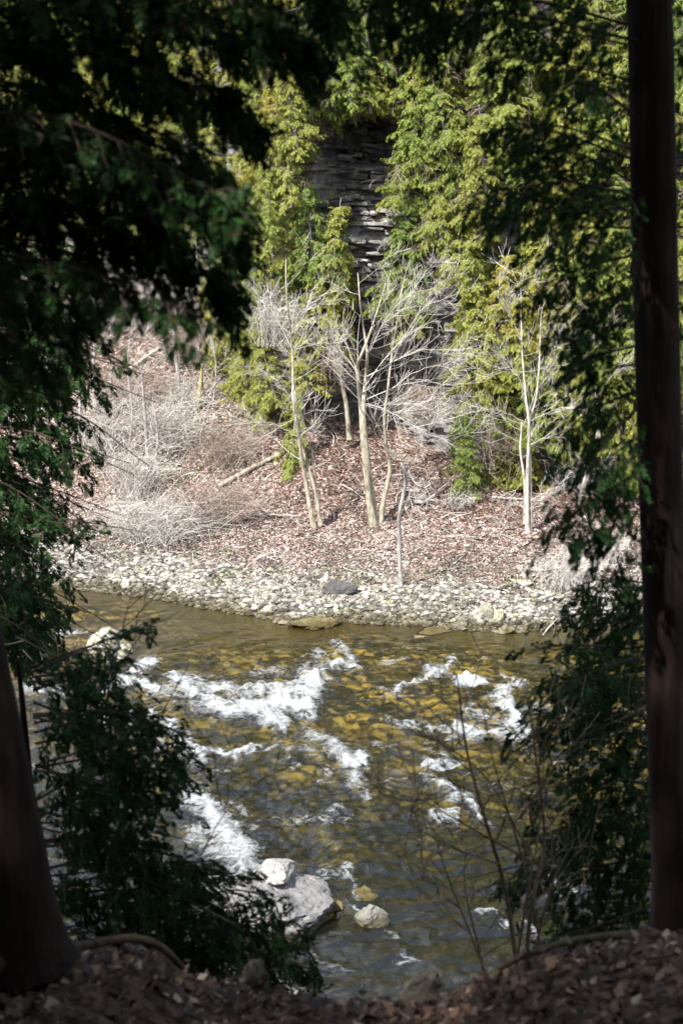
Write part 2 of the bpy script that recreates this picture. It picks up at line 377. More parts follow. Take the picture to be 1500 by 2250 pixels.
M['water'] = water_mat()

# ------------------------------------------------------------------ far bank and riverbed
_sh = np.array([onz(px, py)[:2] for px, py in ((-500, 1245), (-150, 1265), (60, 1282), (215, 1300), (330, 1312), (450, 1336), (560, 1352), (640, 1374), (760, 1366), (900, 1372), (1000, 1382), (1110, 1388), (1280, 1380), (1500, 1378), (1900, 1370))])
def y_s(x): return np.interp(x, _sh[:, 0], _sh[:, 1])
def bank_z(x, y, detail=True):
    x = np.asarray(x, float); y = np.asarray(y, float); d = y - y_s(x)
    s = np.interp(x, [-12, -8, -2, 1, 4.5, 8, 20], [.52, .5, .44, .37, .27, .2, .2])
    up = np.where(d < 10, 0.15 * d, 1.5 + s * np.maximum(d - 10, 0) * sstep(6, 15, d) + 0.0)
    dn = -0.45 * (1 - np.exp(np.minimum(d, 0) / 4.0)) - 0.9 * sstep(8, 22, -d)
    z = np.where(d > 0, up, dn)
    if detail:
        amp = np.clip(0.10 + 0.02 * np.abs(d), 0, 0.30) * sstep(-0.1, 1.5, np.abs(d))
        z = z + amp * fbm(x * 0.55, y * 0.55, 4, 3) * 0.8
    return z
def ground_hit(px, py, y0=48.0, y1=110.0):
    for y in np.arange(y0, y1, 0.1):
        p = at(px, py, y)
        if p[2] <= bank_z(p[0], p[1]): return p
    return at(px, py, 70)

def grid(mb, X, Y, Z):
    r, c = X.shape
    i = np.arange(r - 1)[:, None] * c; j = np.arange(c - 1)[None, :]
    Q = np.stack([i + j, i + j + 1, i + c + j + 1, i + c + j], -1).reshape(-1, 4)
    mb.add(np.stack([X, Y, Z], -1).reshape(-1, 3), Q)

xs = np.concatenate([np.linspace(-60, -17, 30)[:-1], np.arange(-17, 17, 0.25), np.linspace(17, 60, 30)])
ds = np.concatenate([np.arange(0, 22, 0.2), np.linspace(22, 80, 80)])
X, D = np.meshgrid(xs, ds); Y = y_s(X) + D
mb = MB(); grid(mb, X, Y, bank_z(X, Y)); far_bank = mb.build('far_bank', M['bank_far'], None, True)
tag(far_bank, 'leaf-strewn gravel bank and talus slope across the river', kind='structure')
ds = np.concatenate([np.linspace(-60, -28, 20)[:-1], np.arange(-28, 0.01, 0.25)])
X, D = np.meshgrid(xs, ds); Y = y_s(X) + D
mb = MB(); grid(mb, X, Y, bank_z(X, Y) + np.where(D < -0.01, 0.22 * fbm(X * 0.9, Y * 0.9, 3, 8) * sstep(0.5, 5, -D), 0))
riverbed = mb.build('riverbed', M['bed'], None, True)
tag(riverbed, 'ochre stony riverbed under the clear water', kind='structure')

# ------------------------------------------------------------------ river surface
STROKES = [  # image polyline, half width (px), strength
    ([(205, 1522), (255, 1500), (300, 1474), (332, 1455)], 18, 1.2), ([(290, 1490), (340, 1512)], 15, 1.0), ([(225, 1400), (250, 1430), (215, 1440)], 16, .9),
    ([(60, 1505), (120, 1522), (170, 1530)], 16, .8),
    ([(385, 1490), (430, 1535), (490, 1560), (560, 1562), (612, 1582)], 15, 1.1), ([(330, 1510), (400, 1530), (440, 1548)], 22, .62),
    ([(400, 1490), (470, 1515), (560, 1520), (640, 1512), (705, 1478)], 19, .85), ([(540, 1550), (610, 1552), (668, 1555)], 22, 1.3),
    ([(610, 1530), (680, 1520), (702, 1488)], 20, 1.25), ([(560, 1480), (640, 1470), (720, 1455)], 12, .55), ([(590, 1575), (625, 1592)], 10, 1.2),
    ([(735, 1408), (762, 1436), (788, 1462)], 11, .75), ([(670, 1432), (710, 1428), (770, 1440)], 6, .6), ([(730, 1462), (788, 1456)], 9, 1.1), ([(690, 1468), (770, 1474)], 8, .55),
    ([(872, 1508), (930, 1486), (994, 1452)], 9, .95), ([(940, 1470), (990, 1452)], 8, .9), ([(840, 1508), (900, 1525)], 5, .55),
    ([(1002, 1494), (1054, 1490)], 13, 1.35), ([(1085, 1530), (1142, 1500)], 13, 1.0), ([(1100, 1480), (1125, 1490)], 6, .9),
    ([(1104, 1548), (1128, 1575), (1146, 1615)], 16, 1.3), ([(1010, 1595), (1075, 1612), (1140, 1622)], 15, .95), ([(1030, 1560), (1100, 1590)], 18, .7), ([(1150, 1555), (1240, 1560)], 10, .7),
    ([(945, 1600), (990, 1602)], 8, .85), ([(850, 1585), (930, 1592)], 9, .6), ([(1300, 1545), (1360, 1552)], 8, 1.0), ([(1210, 1610), (1330, 1620)], 8, .7),
    ([(690, 1612), (735, 1640), (785, 1672), (782, 1705)], 20, .88), ([(752, 1655), (792, 1680)], 12, 1.2), ([(775, 1712), (808, 1740)], 5, .8), ([(670, 1640), (720, 1690)], 12, .5),
    ([(448, 1644), (500, 1648), (562, 1642)], 8, 1.1), ([(562, 1640), (640, 1645)], 5, .55), ([(280, 1560), (350, 1575), (410, 1635), (440, 1668)], 15, .9), ([(180, 1560), (300, 1600), (380, 1660)], 18, .6),
    ([(600, 1596), (630, 1640), (652, 1680)], 4, .6), ([(940, 1680), (1003, 1670)], 9, .95), ([(955, 1655), (985, 1660)], 7, .7),
    ([(955, 1725), (1015, 1750), (1062, 1786)], 10, 1.0), ([(930, 1705), (960, 1722)], 8, .6), ([(945, 1790), (1005, 1784)], 8, .9), ([(840, 1705), (890, 1712)], 5, .55), ([(690, 1708), (740, 1716)], 5, .7),
    ([(425, 1750), (465, 1790), (495, 1835), (538, 1886)], 25, 1.1), ([(430, 1830), (490, 1880)], 22, .75), ([(520, 1880), (585, 1910)], 9, .9), ([(500, 1760), (540, 1780)], 8, .6),
    ([(600, 1792), (690, 1786), (760, 1795)], 6, .55), ([(560, 1815), (640, 1800)], 6, .5), ([(755, 1898), (776, 1925), (786, 1956)], 7, .85), ([(705, 1908), (765, 1915)], 8, .5), ([(690, 1935), (720, 1960)], 6, .5),
    ([(1200, 1925), (1245, 1958)], 9, 1.1), ([(1035, 2000), (1105, 2015)], 9, .75), ([(1160, 2030), (1180, 2060)], 9, .9), ([(880, 2110), (915, 2120)], 6, .7), ([(760, 1985), (775, 1995)], 6, .9),
    ([(470, 2120), (520, 2160)], 12, .8), ([(180, 1800), (230, 1770)], 12, .6), ([(600, 2170), (660, 2180)], 10, .8), ([(850, 2030), (880, 2060)], 5, .5), ([(700, 2100), (760, 2130)], 5, .45),
    ([(110, 1390), (190, 1384)], 6, .7), ([(660, 1800), (740, 1810)], 5, .45), ([(820, 1640), (900, 1630)], 5, .45), ([(1080, 1720), (1200, 1740)], 7, .5), ([(900, 1830), (960, 1850)], 4, .4)]
xs = np.concatenate([np.linspace(-60, -14.5, 40)[:-1], np.arange(-14.5, 14.5, 0.064), np.linspace(14.5, 60, 40)])
ys = np.concatenate([np.linspace(8, 24, 60)[:-1], np.arange(24, 56.5, 0.066), np.linspace(56.6, 64, 20)])
X, Y = np.meshgrid(xs, ys)
wob_x = X + 0.18 * fbm(X * 1.4, Y * 1.0, 3, 31); wob_y = Y + 0.45 * fbm(X * 1.4, Y * 1.0, 3, 37)
foam = np.zeros_like(X); lift = np.zeros_like(X)
for pl, hw, st in STROKES:
    W = np.array([onz(px, py, 0.08)[:2] for px, py in pl]); wid = hw * np.hypot(W[0][1], 15) / FPX
    x0, x1 = W[:, 0].min() - 6 * wid - .6, W[:, 0].max() + 6 * wid + .6; y0, y1 = W[:, 1].min() - 14 * wid - 1, W[:, 1].max() + 14 * wid + 1
    c0, c1 = np.searchsorted(xs, [x0, x1]); r0, r1 = np.searchsorted(ys, [y0, y1])
    wx, wy = wob_x[r0:r1, c0:c1], wob_y[r0:r1, c0:c1] * 0.42
    best = np.full(wx.shape, 1e9)
    for a, b in zip(W[:-1], W[1:]):
        ax, ay, bx, by = a[0], a[1] * .42, b[0], b[1] * .42
        L2 = (bx - ax) ** 2 + (by - ay) ** 2 + 1e-9
        t = np.clip(((wx - ax) * (bx - ax) + (wy - ay) * (by - ay)) / L2, 0, 1)
        best = np.minimum(best, np.hypot(wx - ax - t * (bx - ax), wy - ay - t * (by - ay)))
    f = .72 * np.exp(-(best / wid) ** 2 * 1.0) + .34 * np.exp(-best / (1.5 * wid))
    foam[r0:r1, c0:c1] = np.maximum(foam[r0:r1, c0:c1], st * f)
    lift[r0:r1, c0:c1] = np.maximum(lift[r0:r1, c0:c1], min(st, 1.1) * np.minimum(wid * 0.55, 0.22) * np.exp(-(best / (wid * 1.5)) ** 2))
shore = sstep(0.2, 3.5, y_s(X) - Y)
pool_c = onz(430, 1385)
calm = 1 - 0.82 * np.exp(-(((X - pool_c[0]) / 4.5) ** 2 + ((Y - pool_c[1]) / 3.6) ** 2))
u = X * 0.80 + Y * 0.42; v = -X * 0.42 + Y * 0.80
rip = 0.15 * fbm(u * 0.62, v * 1.30, 3, 41, .42) + 0.055 * (1 - 2 * np.abs(fbm(u * 1.5, v * 2.6, 3, 47, .5))) + 0.016 * fbm(X * 4, Y * 4, 2, 53)
big = 0.10 * fbm(X * 0.28, Y * 0.35, 3, 57)
Z = (rip * (0.45 + 0.75 * sstep(-.5, .6, fbm(X * .2, Y * .16, 2, 61))) * calm + big * 0.6 * calm + lift) * shore + foam * shore * (0.13 * fbm(X * 2.4, Y * 1.9, 4, 67, .6))
# thin broken crests wherever the ripples run high
crest = sstep(0.30, 0.85, fbm(u * 0.8, v * 1.9, 4, 71, .6)) * sstep(-0.35, 0.5, fbm(X * .23, Y * .2, 2, 73)) * calm * (0.35 + 0.65 * sstep(30, 36, Y))
foam = np.maximum(foam, 0.50 * crest * shore)
mb = MB(); grid(mb, X, Y, Z); water = mb.build('river', M['water'], None, True)
a_ = water.data.attributes.new('foam', 'FLOAT', 'POINT'); a_.data.foreach_set('value', foam.astype(np.float32).ravel())
tag(water, 'shallow olive river with white rapids and ripples', kind='structure')

# ------------------------------------------------------------------ far cliff
def y_c(x): return np.interp(x, [-60, -30, -16, -11, -7, -4, -2.0, -1.3, 0, 2, 4.5, 8, 13, 30, 60], [98, 95, 90, 87, 79, 72.6, 69.4, 68.2, 68.9, 68.6, 66.8, 65.2, 64.2, 62, 62])
lt = np.cumsum(np.random.default_rng(3).uniform(0.10, 0.30, 140)) - 1.0
lo = np.random.default_rng(4).uniform(-0.30, 0.30, 141)
def cliff_y(x, z):
    x = np.asarray(x, float); z = np.asarray(z, float)
    zz = z + 0.12 * fbm(x * 0.3, z * 0.0 + 1.3, 2, 81)
    k = np.clip(np.searchsorted(lt, zz), 0, 140)
    off = lo[k] * 0.9
    bw = 0.5 + 0.45 * ((k * 7919) % 13) / 13.0
    cell = np.floor((x + ((k * 613) % 17) * 0.21) / bw)
    h = np.sin(cell * 127.1 + k * 311.7) * 43758.5453; off = off + ((h - np.floor(h)) - 0.5) * 0.42
    off = off + 0.8 * fbm(x * 0.18, z * 0.16, 3, 83)
    # hollow under the mid ledge and recess under the top overhang
    rec = 2.6 * np.exp(-((x - 1.1) / 2.0) ** 2) * sstep(16.9, 17.3, z) * (1 - sstep(20.6, 20.9, z)) - 1.8 * sstep(20.4, 20.9, z) * np.exp(-((x - 1.0) / 4.0) ** 2)
    und = 1.6 * np.exp(-((x - 2.2) / 3.0) ** 2) * (1 - sstep(6.5, 9.0, z))
    return y_c(x) + off + rec + und + 0.03 * z
xs = np.concatenate([np.linspace(-60, -17, 40)[:-1], np.arange(-17, 17, 0.16), np.linspace(17, 60, 40)])
zs = np.concatenate([np.arange(0.0, 24.0, 0.085)])
X, Zc = np.meshgrid(xs, zs); Yc = cliff_y(X, Zc)
top_x, top_d = np.meshgrid(xs, np.array([1.0, 3.0, 8.0, 20.0, 60.0]))
Xa = np.concatenate([X, top_x]); Ya = np.concatenate([Yc, Yc[-1:] + top_d]); Za = np.concatenate([Zc, 24.0 + top_d * 0.15])
mb = MB(); grid(mb, Xa, Ya, Za); cliff = mb.build('rock_cliff', M['cliff'], None, False)
tag(cliff, 'tall grey layered limestone cliff on the far bank, bare between the cedars', kind='structure')

# separate limestone blocks standing proud of the exposed face
def block_mesh(seed):
    r = np.random.default_rng(seed); g = np.array([-1, 0, 1.0])
    bm = bmesh.new(); bmesh.ops.create_cube(bm, size=1.0); bmesh.ops.subdivide_edges(bm, edges=bm.edges[:], cuts=1, use_grid_fill=True)
    for v in bm.verts:
        c = np.array(v.co); n1 = np.sum(np.abs(c) > 0.4)
        c = c * (1 - 0.05 * (n1 - 1)) + r.normal(0, 0.045, 3); v.co = Vector(c)
    me = bpy.data.meshes.new('rock_block'); bm.to_mesh(me); bm.free(); me.materials.append(M['block']); return me
blocks = [block_mesh(100 + k) for k in range(10)]
rb = np.random.default_rng(21); nb_ = 0
zones = [((722, 862), (232, 730), 1.0), ((700, 860), (380, 720), 0.35), ((545, 700), (560, 720), 0.5), ((745, 990), (830, 1040), 0.7), ((668, 712), (700, 860), 0.9)]
for (xa, xb), (ya, yb), keep in zones:
    py = ya
    while py < yb:
        th = rb.choice([6, 7, 9, 12, 17]) * rb.uniform(.8, 1.2); px = xa + rb.uniform(-15, 10)
        while px < xb:
            wd = 14 + 48 * rb.random() ** 1.6
            if nb_ < 295 and rb.random() < keep * 0.4:
                p = at(px + wd / 2, py + th / 2, float(y_c((px - 600 - 150) / FPX * 69)))
                yy = float(cliff_y(p[0], p[2])); p = at(px + wd / 2, py + th / 2, yy); s = 69 / FPX
                if p[2] > bank_z(p[0], p[1]) + 0.1:
                    o = link('rock_block', blocks[rb.integers(10)], cliff); nb_ += 1
                    o.location = (p[0], yy + rb.uniform(-0.12, 0.32), p[2]); o.scale = (wd * s * 0.98, rb.uniform(0.7, 1.0), th * s * 0.94)
                    o.rotation_euler = (rb.normal(0, .07), rb.normal(0, .06), rb.normal(0, .18))
            px += wd
        py += th

# ------------------------------------------------------------------ loose stones on the far shore
def rock_mesh(name, seed, sub=2, mat=None, cuts=9, rough=0.06, flat=False):
    r = np.random.default_rng(seed)
    bm = bmesh.new(); bmesh.ops.create_icosphere(bm, subdivisions=sub, radius=1.0)
    V = np.array([v.co for v in bm.verts])
    for k in range(cuts):
        nrm = r.normal(size=3); nrm /= np.linalg.norm(nrm); d = r.uniform(0.5, 0.85)
        over = np.maximum(V @ nrm - d, 0); V -= over[:, None] * nrm * 0.95
    V *= (1 + (rough * .9 * fbm(V[:, 0] * 3 + seed, V[:, 1] * 3 + V[:, 2] * 2.3, 5, seed % 30, .6) if sub >= 3 else np.zeros(len(V))))[:, None]
    V += rough * np.stack([fbm(V[:, 1] * 2.1 + seed, V[:, 2] * 2.1, 3, seed % 50), fbm(V[:, 2] * 2.1, V[:, 0] * 2.1 + seed, 3, seed % 50 + 3), fbm(V[:, 0] * 2.1, V[:, 1] * 2.1 + seed, 3, seed % 50 + 5)], -1)
    for v, c in zip(bm.verts, V): v.co = Vector(c)
    me = bpy.data.meshes.new(name); bm.to_mesh(me); bm.free()
    if mat: me.materials.append(mat)
    for p in me.polygons: p.use_smooth = False
    return me
stones = [rock_mesh('stone', 200 + k, 1, M['stone'], 6, 0.05) for k in range(12)]
rs = np.random.default_rng(31); placed = 0
while placed < 290:
    px = rs.uniform(225, 1330); t = rs.random() ** 1.5; d = 0.05 + 5.5 * t
    x0 = (px - 750) / FPX * 55; y = float(y_s(x0)) + d; x = (px - 750) / FPX * (y * CP + 15 * SP)
    y = float(y_s(x)) + d
    s = rs.uniform(0.08, 0.165) * (1.35 if rs.random() < 0.12 else 1)
    o = link('stone', stones[placed % 12], far_bank); placed += 1
    o.location = (x, y, float(bank_z(x, y)) + s * 0.18); o.scale = (s * rs.uniform(.9, 1.5), s * rs.uniform(.8, 1.2), s * rs.uniform(.5, .85)); o.rotation_euler = (rs.normal(0, .25), rs.normal(0, .25), rs.uniform(0, 6.28))
# shingle: thousands of smaller stones, one object
bm = bmesh.new(); bmesh.ops.create_icosphere(bm, subdivisions=1, radius=1.0); ICO = np.array([v.co for v in bm.verts]); ICF = np.array([[v.index for v in f.verts] for f in bm.faces]); bm.free()
def scatter_stones(mb, x, y, z, s, r):
    n = len(x); V = ICO[None] * (1 + r.normal(0, 0.16, (n, 12, 1))) if False else ICO[None].repeat(n, 0) * (1 + r.normal(0, 0.13, (n, len(ICO), 1)))
    V = V * (s[:, None] * r.uniform(.6, 1.4, (n, 3)) * np.array([1.1, 1.0, .62]))[:, None, :]
    a = r.uniform(0, 6.28, n); c, q = np.cos(a)[:, None], np.sin(a)[:, None]
    V = np.stack([V[..., 0] * c - V[..., 1] * q, V[..., 0] * q + V[..., 1] * c, V[..., 2]], -1) + np.stack([x, y, z], -1)[:, None]
    F = ICF[None] + (np.arange(n) * len(ICO))[:, None, None]
    mb.add(V.reshape(-1, 3), None, F.reshape(-1, 3))
bm = bmesh.new(); bmesh.ops.create_icosphere(bm, subdivisions=1, radius=1.0); bm.free()
_t = (1 + 5 ** .5) / 2
ICO = np.array([(-1, _t, 0), (1, _t, 0), (-1, -_t, 0), (1, -_t, 0), (0, -1, _t), (0, 1, _t), (0, -1, -_t), (0, 1, -_t), (_t, 0, -1), (_t, 0, 1), (-_t, 0, -1), (-_t, 0, 1)], float) / 1.9
ICF = np.array([(0, 11, 5), (0, 5, 1), (0, 1, 7), (0, 7, 10), (0, 10, 11), (1, 5, 9), (5, 11, 4), (11, 10, 2), (10, 7, 6), (7, 1, 8), (3, 9, 4), (3, 4, 2), (3, 2, 6), (3, 6, 8), (3, 8, 9), (4, 9, 5), (2, 4, 11), (6, 2, 10), (8, 6, 7), (9, 8, 1)])
n = 21000; x = rs.uniform(-15.5, 15.5, n); d = np.where(rs.random(n) < .75, 4.6 * rs.random(n) ** 1.0 - 0.15, rs.random(n) * 9.5); y = y_s(x) + d
keep = (rs.random(n) < 1.05 - sstep(1.5, 6.0, d + 1.8 * fbm(x * .35, y * .35, 3, 91)) * .85); x, y, d = x[keep], y[keep], d[keep]
s = (.03 + .12 * rs.random(len(x)) ** 2.4) * np.where(d > 4.5, .85, 1)
mb = MB(); scatter_stones(mb, x, y, bank_z(x, y) + s * .22, s, rs)
tag(mb.build('shingle', M['shingle'], None), 'pale limestone shingle lining the far waterline', 'shingle', kind='stuff')
# rubble stones among the leaves higher up the slope
n = 1300; x = rs.uniform(-17, 16, n); y = y_s(x) + rs.uniform(5, 26, n); k = (y < y_c(x) - .3); x, y = x[k], y[k]
s = rs.uniform(.04, .13, len(x)); mb = MB(); scatter_stones(mb, x, y, bank_z(x, y) + s * .25, s, rs)
tag(mb.build('slope_rubble', M['shingle'], None), 'scattered pale rubble stones lying among leaves on the far slope', 'rubble', kind='stuff')
# stones lying on the riverbed
n = 2600; x = rs.uniform(-14, 14, n); y = rs.uniform(26, 52, n); k = y < y_s(x) - .6; x, y = x[k], y[k]
s = np.minimum(rs.uniform(.06, .26, len(x)), -bank_z(x, y) * .9); mb = MB(); scatter_stones(mb, x, y, bank_z(x, y) - .02, s, rs)
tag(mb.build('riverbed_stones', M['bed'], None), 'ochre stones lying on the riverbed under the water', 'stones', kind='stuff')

# ------------------------------------------------------------------ fallen leaves
LEAF = np.array([(-.5, 0, .05), (0, -.36, -.02), (.5, 0, .10), (0, .36, .0)])
def leaves(mb, x, y, z, s, r, tilt=.5):
    n = len(x); a = r.uniform(0, 6.28, n); tx, ty = r.normal(0, tilt, n), r.normal(0, tilt, n)
    V = LEAF[None] * s[:, None, None]
    c, q = np.cos(a)[:, None], np.sin(a)[:, None]
    lx, ly = V[..., 0] * c - V[..., 1] * q, V[..., 0] * q + V[..., 1] * c
    lz = V[..., 2] + lx * np.clip(tx, -1.2, 1.2)[:, None] + ly * np.clip(ty, -1.2, 1.2)[:, None]
    P = np.stack([lx + x[:, None], ly + y[:, None], lz + z[:, None]], -1)
    mb.add(P.reshape(-1, 3), np.arange(n * 4).reshape(n, 4))
n = 122000; x = rs.uniform(-16, 15, n); d = 1.6 + 25.5 * rs.random(n) ** 1.35; y = y_s(x) + d
k = (y < y_c(x) - .1) & (rs.random(n) < .10 + .90 * sstep(0.8, 6.0, d + 1.8 * fbm(x * .35, y * .35, 3, 93))); x, y, d = x[k], y[k], d[k]
z = bank_z(x, y) + rs.uniform(.01, .06, len(x)); s = rs.uniform(.05, .125, len(x))
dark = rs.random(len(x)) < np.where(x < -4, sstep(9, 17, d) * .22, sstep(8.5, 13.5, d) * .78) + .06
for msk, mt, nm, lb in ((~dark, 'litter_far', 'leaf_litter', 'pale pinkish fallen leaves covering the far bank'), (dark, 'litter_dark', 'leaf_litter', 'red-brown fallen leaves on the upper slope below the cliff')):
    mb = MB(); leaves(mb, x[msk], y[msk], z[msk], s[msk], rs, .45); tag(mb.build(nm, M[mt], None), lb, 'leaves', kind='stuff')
mb = MB()
for k in range(1100):
    x = rs.uniform(-16, 14); y = float(y_s(x)) + rs.uniform(2.5, 24)
    if y > y_c(x) - .5: continue
    z = float(bank_z(x, y)); a = rs.uniform(0, 6.28); L = rs.uniform(.25, 1.3); P = np.array([[x, y, z + .06], [x + math.cos(a) * L * .5, y + math.sin(a) * L * .5, 0], [x + math.cos(a + rs.normal(0, .25)) * L, y + math.sin(a) * L, 0]])
    for q in (1, 2): P[q, 2] = float(bank_z(P[q, 0], P[q, 1])) + rs.uniform(.05, .16)
    tube(mb, P, np.array([1, .8, .5]) * rs.uniform(.008, .022), 3, False)
tag(mb.build('fallen_twigs', M['twig_pale'], None), 'pale fallen twigs scattered over the far bank leaves', 'twigs', kind='stuff')
# low green plants in patches at the top of the shingle
mb = MB(); n = 3800; x = rs.uniform(-9, 11, n); d = rs.uniform(2.2, 7.5, n); y = y_s(x) + d
k = fbm(x * .55, y * .7, 3, 97) > .42; x, y = x[k], y[k]; leaves(mb, x, y, bank_z(x, y) + rs.uniform(.04, .14, len(x)), rs.uniform(.06, .13, len(x)), rs, .9)
x = rs.uniform(-9, -4, 700); y = rs.uniform(66, 71, 700); leaves(mb, x, y, bank_z(x, y) + rs.uniform(.04, .16, 700), rs.uniform(.07, .14, 700), rs, .9)
tag(mb.build('ground_cover', M['ground_green'], None), 'low green plants in patches above the shingle', 'plants', kind='stuff')

# ------------------------------------------------------------------ boulders
def boulder(px, py, w, h, depth, seed, mat, label, z=None, rot=0.0, tilt=0.0, name='boulder', group=None, sub=4, dy=None, cuts=14, rough=.09):
    p = onz(px, py, z) if z is not None else (ground_hit(px, py) if dy is None else at(px, py, dy))
    dist = math.hypot(p[1], CAM_Z - p[2]); s = dist / FPX
    o = link(name, rock_mesh(name, seed, sub, M[mat], cuts, rough)); tag(o, label, 'boulder', group)
    o.location = p + np.array([0, 0, 0 if z is not None else h * s * .22]); o.scale = (w * s / 2 * 1.2, depth / 2, h * s / 2 * 1.2); o.rotation_euler = (0, tilt, rot); return o
boulder(742, 1306, 96, 40, .8, 301, 'stone_grey', 'long dark grey boulder lying alone on the pale shingle', rot=.15, tilt=-.28)
boulder(1058, 1362, 48, 50, .9, 302, 'stone_white', 'squarish white boulder with mossy top at the far waterline', rot=.4)
boulder(1094, 1364, 34, 34, .7, 303, 'stone_yellow', 'small olive mossy boulder beside the squarish white boulder', rot=.2)
boulder(590, 1347, 32, 24, .5, 304, 'stone_white', 'smooth white rock at the water edge left of the bare trees', rot=.7)
boulder(562, 1342, 22, 20, .4, 305, 'stone_white', 'middle of three white rocks in a row at the waterline')
boulder(540, 1338, 18, 17, .35, 306, 'stone_white', 'leftmost and smallest of three white rocks in a row at the waterline')
boulder(815, 1340, 26, 14, .5, 307, 'stone', 'flat pale slab on the shingle below the dark grey boulder')
boulder(278, 1290, 30, 20, .6, 308, 'stone', 'pale rounded rock at the left end of the shingle beach')
boulder(1110, 1390, 40, 18, .6, 309, 'stone', 'low grey rock in the shallows below the mossy boulder')
boulder(1150, 1285, 36, 18, .6, 310, 'stone_white', 'flat white stone high on the right part of the shingle')
boulder(655, 1318, 14, 11, .3, 311, 'stone_yellow', 'small bright yellow stone among the pale shingle')
boulder(590, 1135, 22, 14, .5, 312, 'stone_grey', 'dark rock beside the fallen branches left of the paired trunks')
boulder(240, 1430, 84, 80, 2.0, 313, 'stone', 'white boulder in the left rapids behind cedar sprays', z=0.35, rot=.3)
boulder(575, 1985, 250, 150, 3.0, 314, 'stone_lichen', 'huge grey boulder with white lichen standing in the near river', z=0.2, rot=.35, sub=5, cuts=16, rough=.08)
boulder(606, 1924, 96, 54, 1.2, 315, 'stone_lichen', 'knobbly whitish rock capping the huge grey boulder', z=0.75, rot=.2)
boulder(805, 1966, 52, 30, .7, 316, 'stone_yellow', 'ochre rock just awash upstream of the pale angular rock', z=0.02, rot=.5)
boulder(818, 2016, 64, 58, .8, 317, 'stone_pale', 'pale angular rock standing out of the near river', z=0.08, rot=-.5, cuts=9)
boulder(742, 1996, 26, 30, .5, 318, 'stone_yellow', 'small submerged ochre rock between the huge boulder and the pale angular rock', z=-0.06)
boulder(690, 1372, 120, 22, 1.4, 319, 'stone_yellow', 'low mossy yellow ledge at the far waterline', z=0.02, rot=.1)
boulder(955, 1388, 70, 12, 1.1, 320, 'stone_yellow', 'flat tan slab just under the shallows near the far shore', z=-0.03)
boulder(920, 1402, 44, 9, .8, 321, 'stone_yellow', 'smaller flat tan slab farther out in the shallows', z=-0.04)

# ------------------------------------------------------------------ bare branching
def grow(mb, p0, dirv, length, rad, level, r, up=0.15, kids=(5, 5, 4), sides=(5, 4, 3, 3), wig=.10, spread=.8, minr=.004):
    n = 7 if level < 2 else 5
    P = [np.array(p0, float)]; d = np.array(dirv, float); d /= np.linalg.norm(d)
    for k in range(n):
        d = d + r.normal(0, wig, 3) + np.array([0, 0, up / n * 2]); d /= np.linalg.norm(d); P.append(P[-1] + d * length / n)
    P = np.array(P); rr = np.maximum(rad * np.linspace(1, .30, n + 1), minr)
    tube(mb, P, rr, sides[min(level, 3)], cap=False)
    if level >= len(kids): return
    for k in range(kids[level]):
        t = r.uniform(.22, .98); i = min(int(t * n), n - 1); q = P[i] + (P[i + 1] - P[i]) * (t * n - i)
        tg = P[i + 1] - P[i]; tg /= np.linalg.norm(tg); rv = r.normal(size=3); rv -= tg * (rv @ tg); rv /= np.linalg.norm(rv) + 1e-9
        grow(mb, q, tg * .75 + rv * spread, length * r.uniform(.42, .78), max(rr[i] * .6, minr), level + 1, r, up, kids, sides, wig, spread, minr)

def bare_tree(name, label, stems, seed, mat='bark_pale', twig='twig_pale', group=None, cat='tree', depth=None):
    """stems: list of (pixel polyline, base radius, tip radius, n branches, branch length, extra first-level branch pixel targets)"""
    r = np.random.default_rng(seed); base = ground_hit(*stems[0][0][0]) if depth is None else at(*stems[0][0][0], depth)
    root = empty(name, base, label, cat, group); off = np.array(base)
    for j, (pl, r0, r1, nb, bl, tg) in enumerate(stems):
        C = [at(px, py, base[1] + (0.10 * j)) - off for px, py in pl]
        if j == 0 or pl[0][1] > stems[0][0][0][1] - 14: C[0] = C[0] + np.array([0, 0, -0.08])
        C = np.array(C); 
        for k in range(1, len(C)): C[k, 1] += r.normal(0, .10) * k
        P = spline(C, 22); rr = r0 + (r1 - r0) * np.linspace(0, 1, 22) ** .85; rr[:2] *= (1.35, 1.1)
        mb = MB(); tube(mb, P + np.stack([fbm(P[:, 2] * .9 + j, P[:, 2] * 0 + 2.2, 2, seed % 40) * .025] * 2 + [P[:, 2] * 0], -1), rr, 8)
        st = mb.build('stem', M[mat], root, True)
        for b in range(nb):
            t = r.uniform(.28, 1.0) ** .9; i = min(int(t * 21), 20); q = P[i]
            a = r.uniform(0, 6.28); dv = np.array([math.cos(a), math.sin(a) * .8, r.uniform(.05, .75)])
            mb = MB(); grow(mb, q, dv, bl * r.uniform(.6, 1.2) * (1.1 - .45 * t), max(rr[i] * .24, .009), 0, r, .22, (4, 3), wig=.06, spread=.62, minr=.0048)
            mb.build('branch', M[twig], st)
        for (fx, fy), (tx, ty), rad in tg:
            a = at(fx, fy, base[1]) - off; b = at(tx, ty, base[1] + r.uniform(-1.2, .4)) - off
            mid = (a + b) / 2 + np.array([0, 0, .12 * np.linalg.norm(b - a)])
            Q = spline([a, mid, b], 12); rad *= .5; rq = np.linspace(rad, rad * .25, 12); mb = MB(); tube(mb, Q + r.normal(0, .02, Q.shape), rq, 5)
            for k in range(8):
                i = r.integers(3, 11); tgv = Q[i + 1] - Q[i] if i < 11 else Q[i] - Q[i - 1]; tgv = tgv / np.linalg.norm(tgv)
                grow(mb, Q[i], tgv + r.normal(0, .5, 3), np.linalg.norm(b - a) * r.uniform(.25, .5), max(rq[i] * .6, .008), 1, r, .12, (4, 4, 2), wig=.06, spread=.6, minr=.0048)
            mb.build('branch', M[twig], st)
    return root

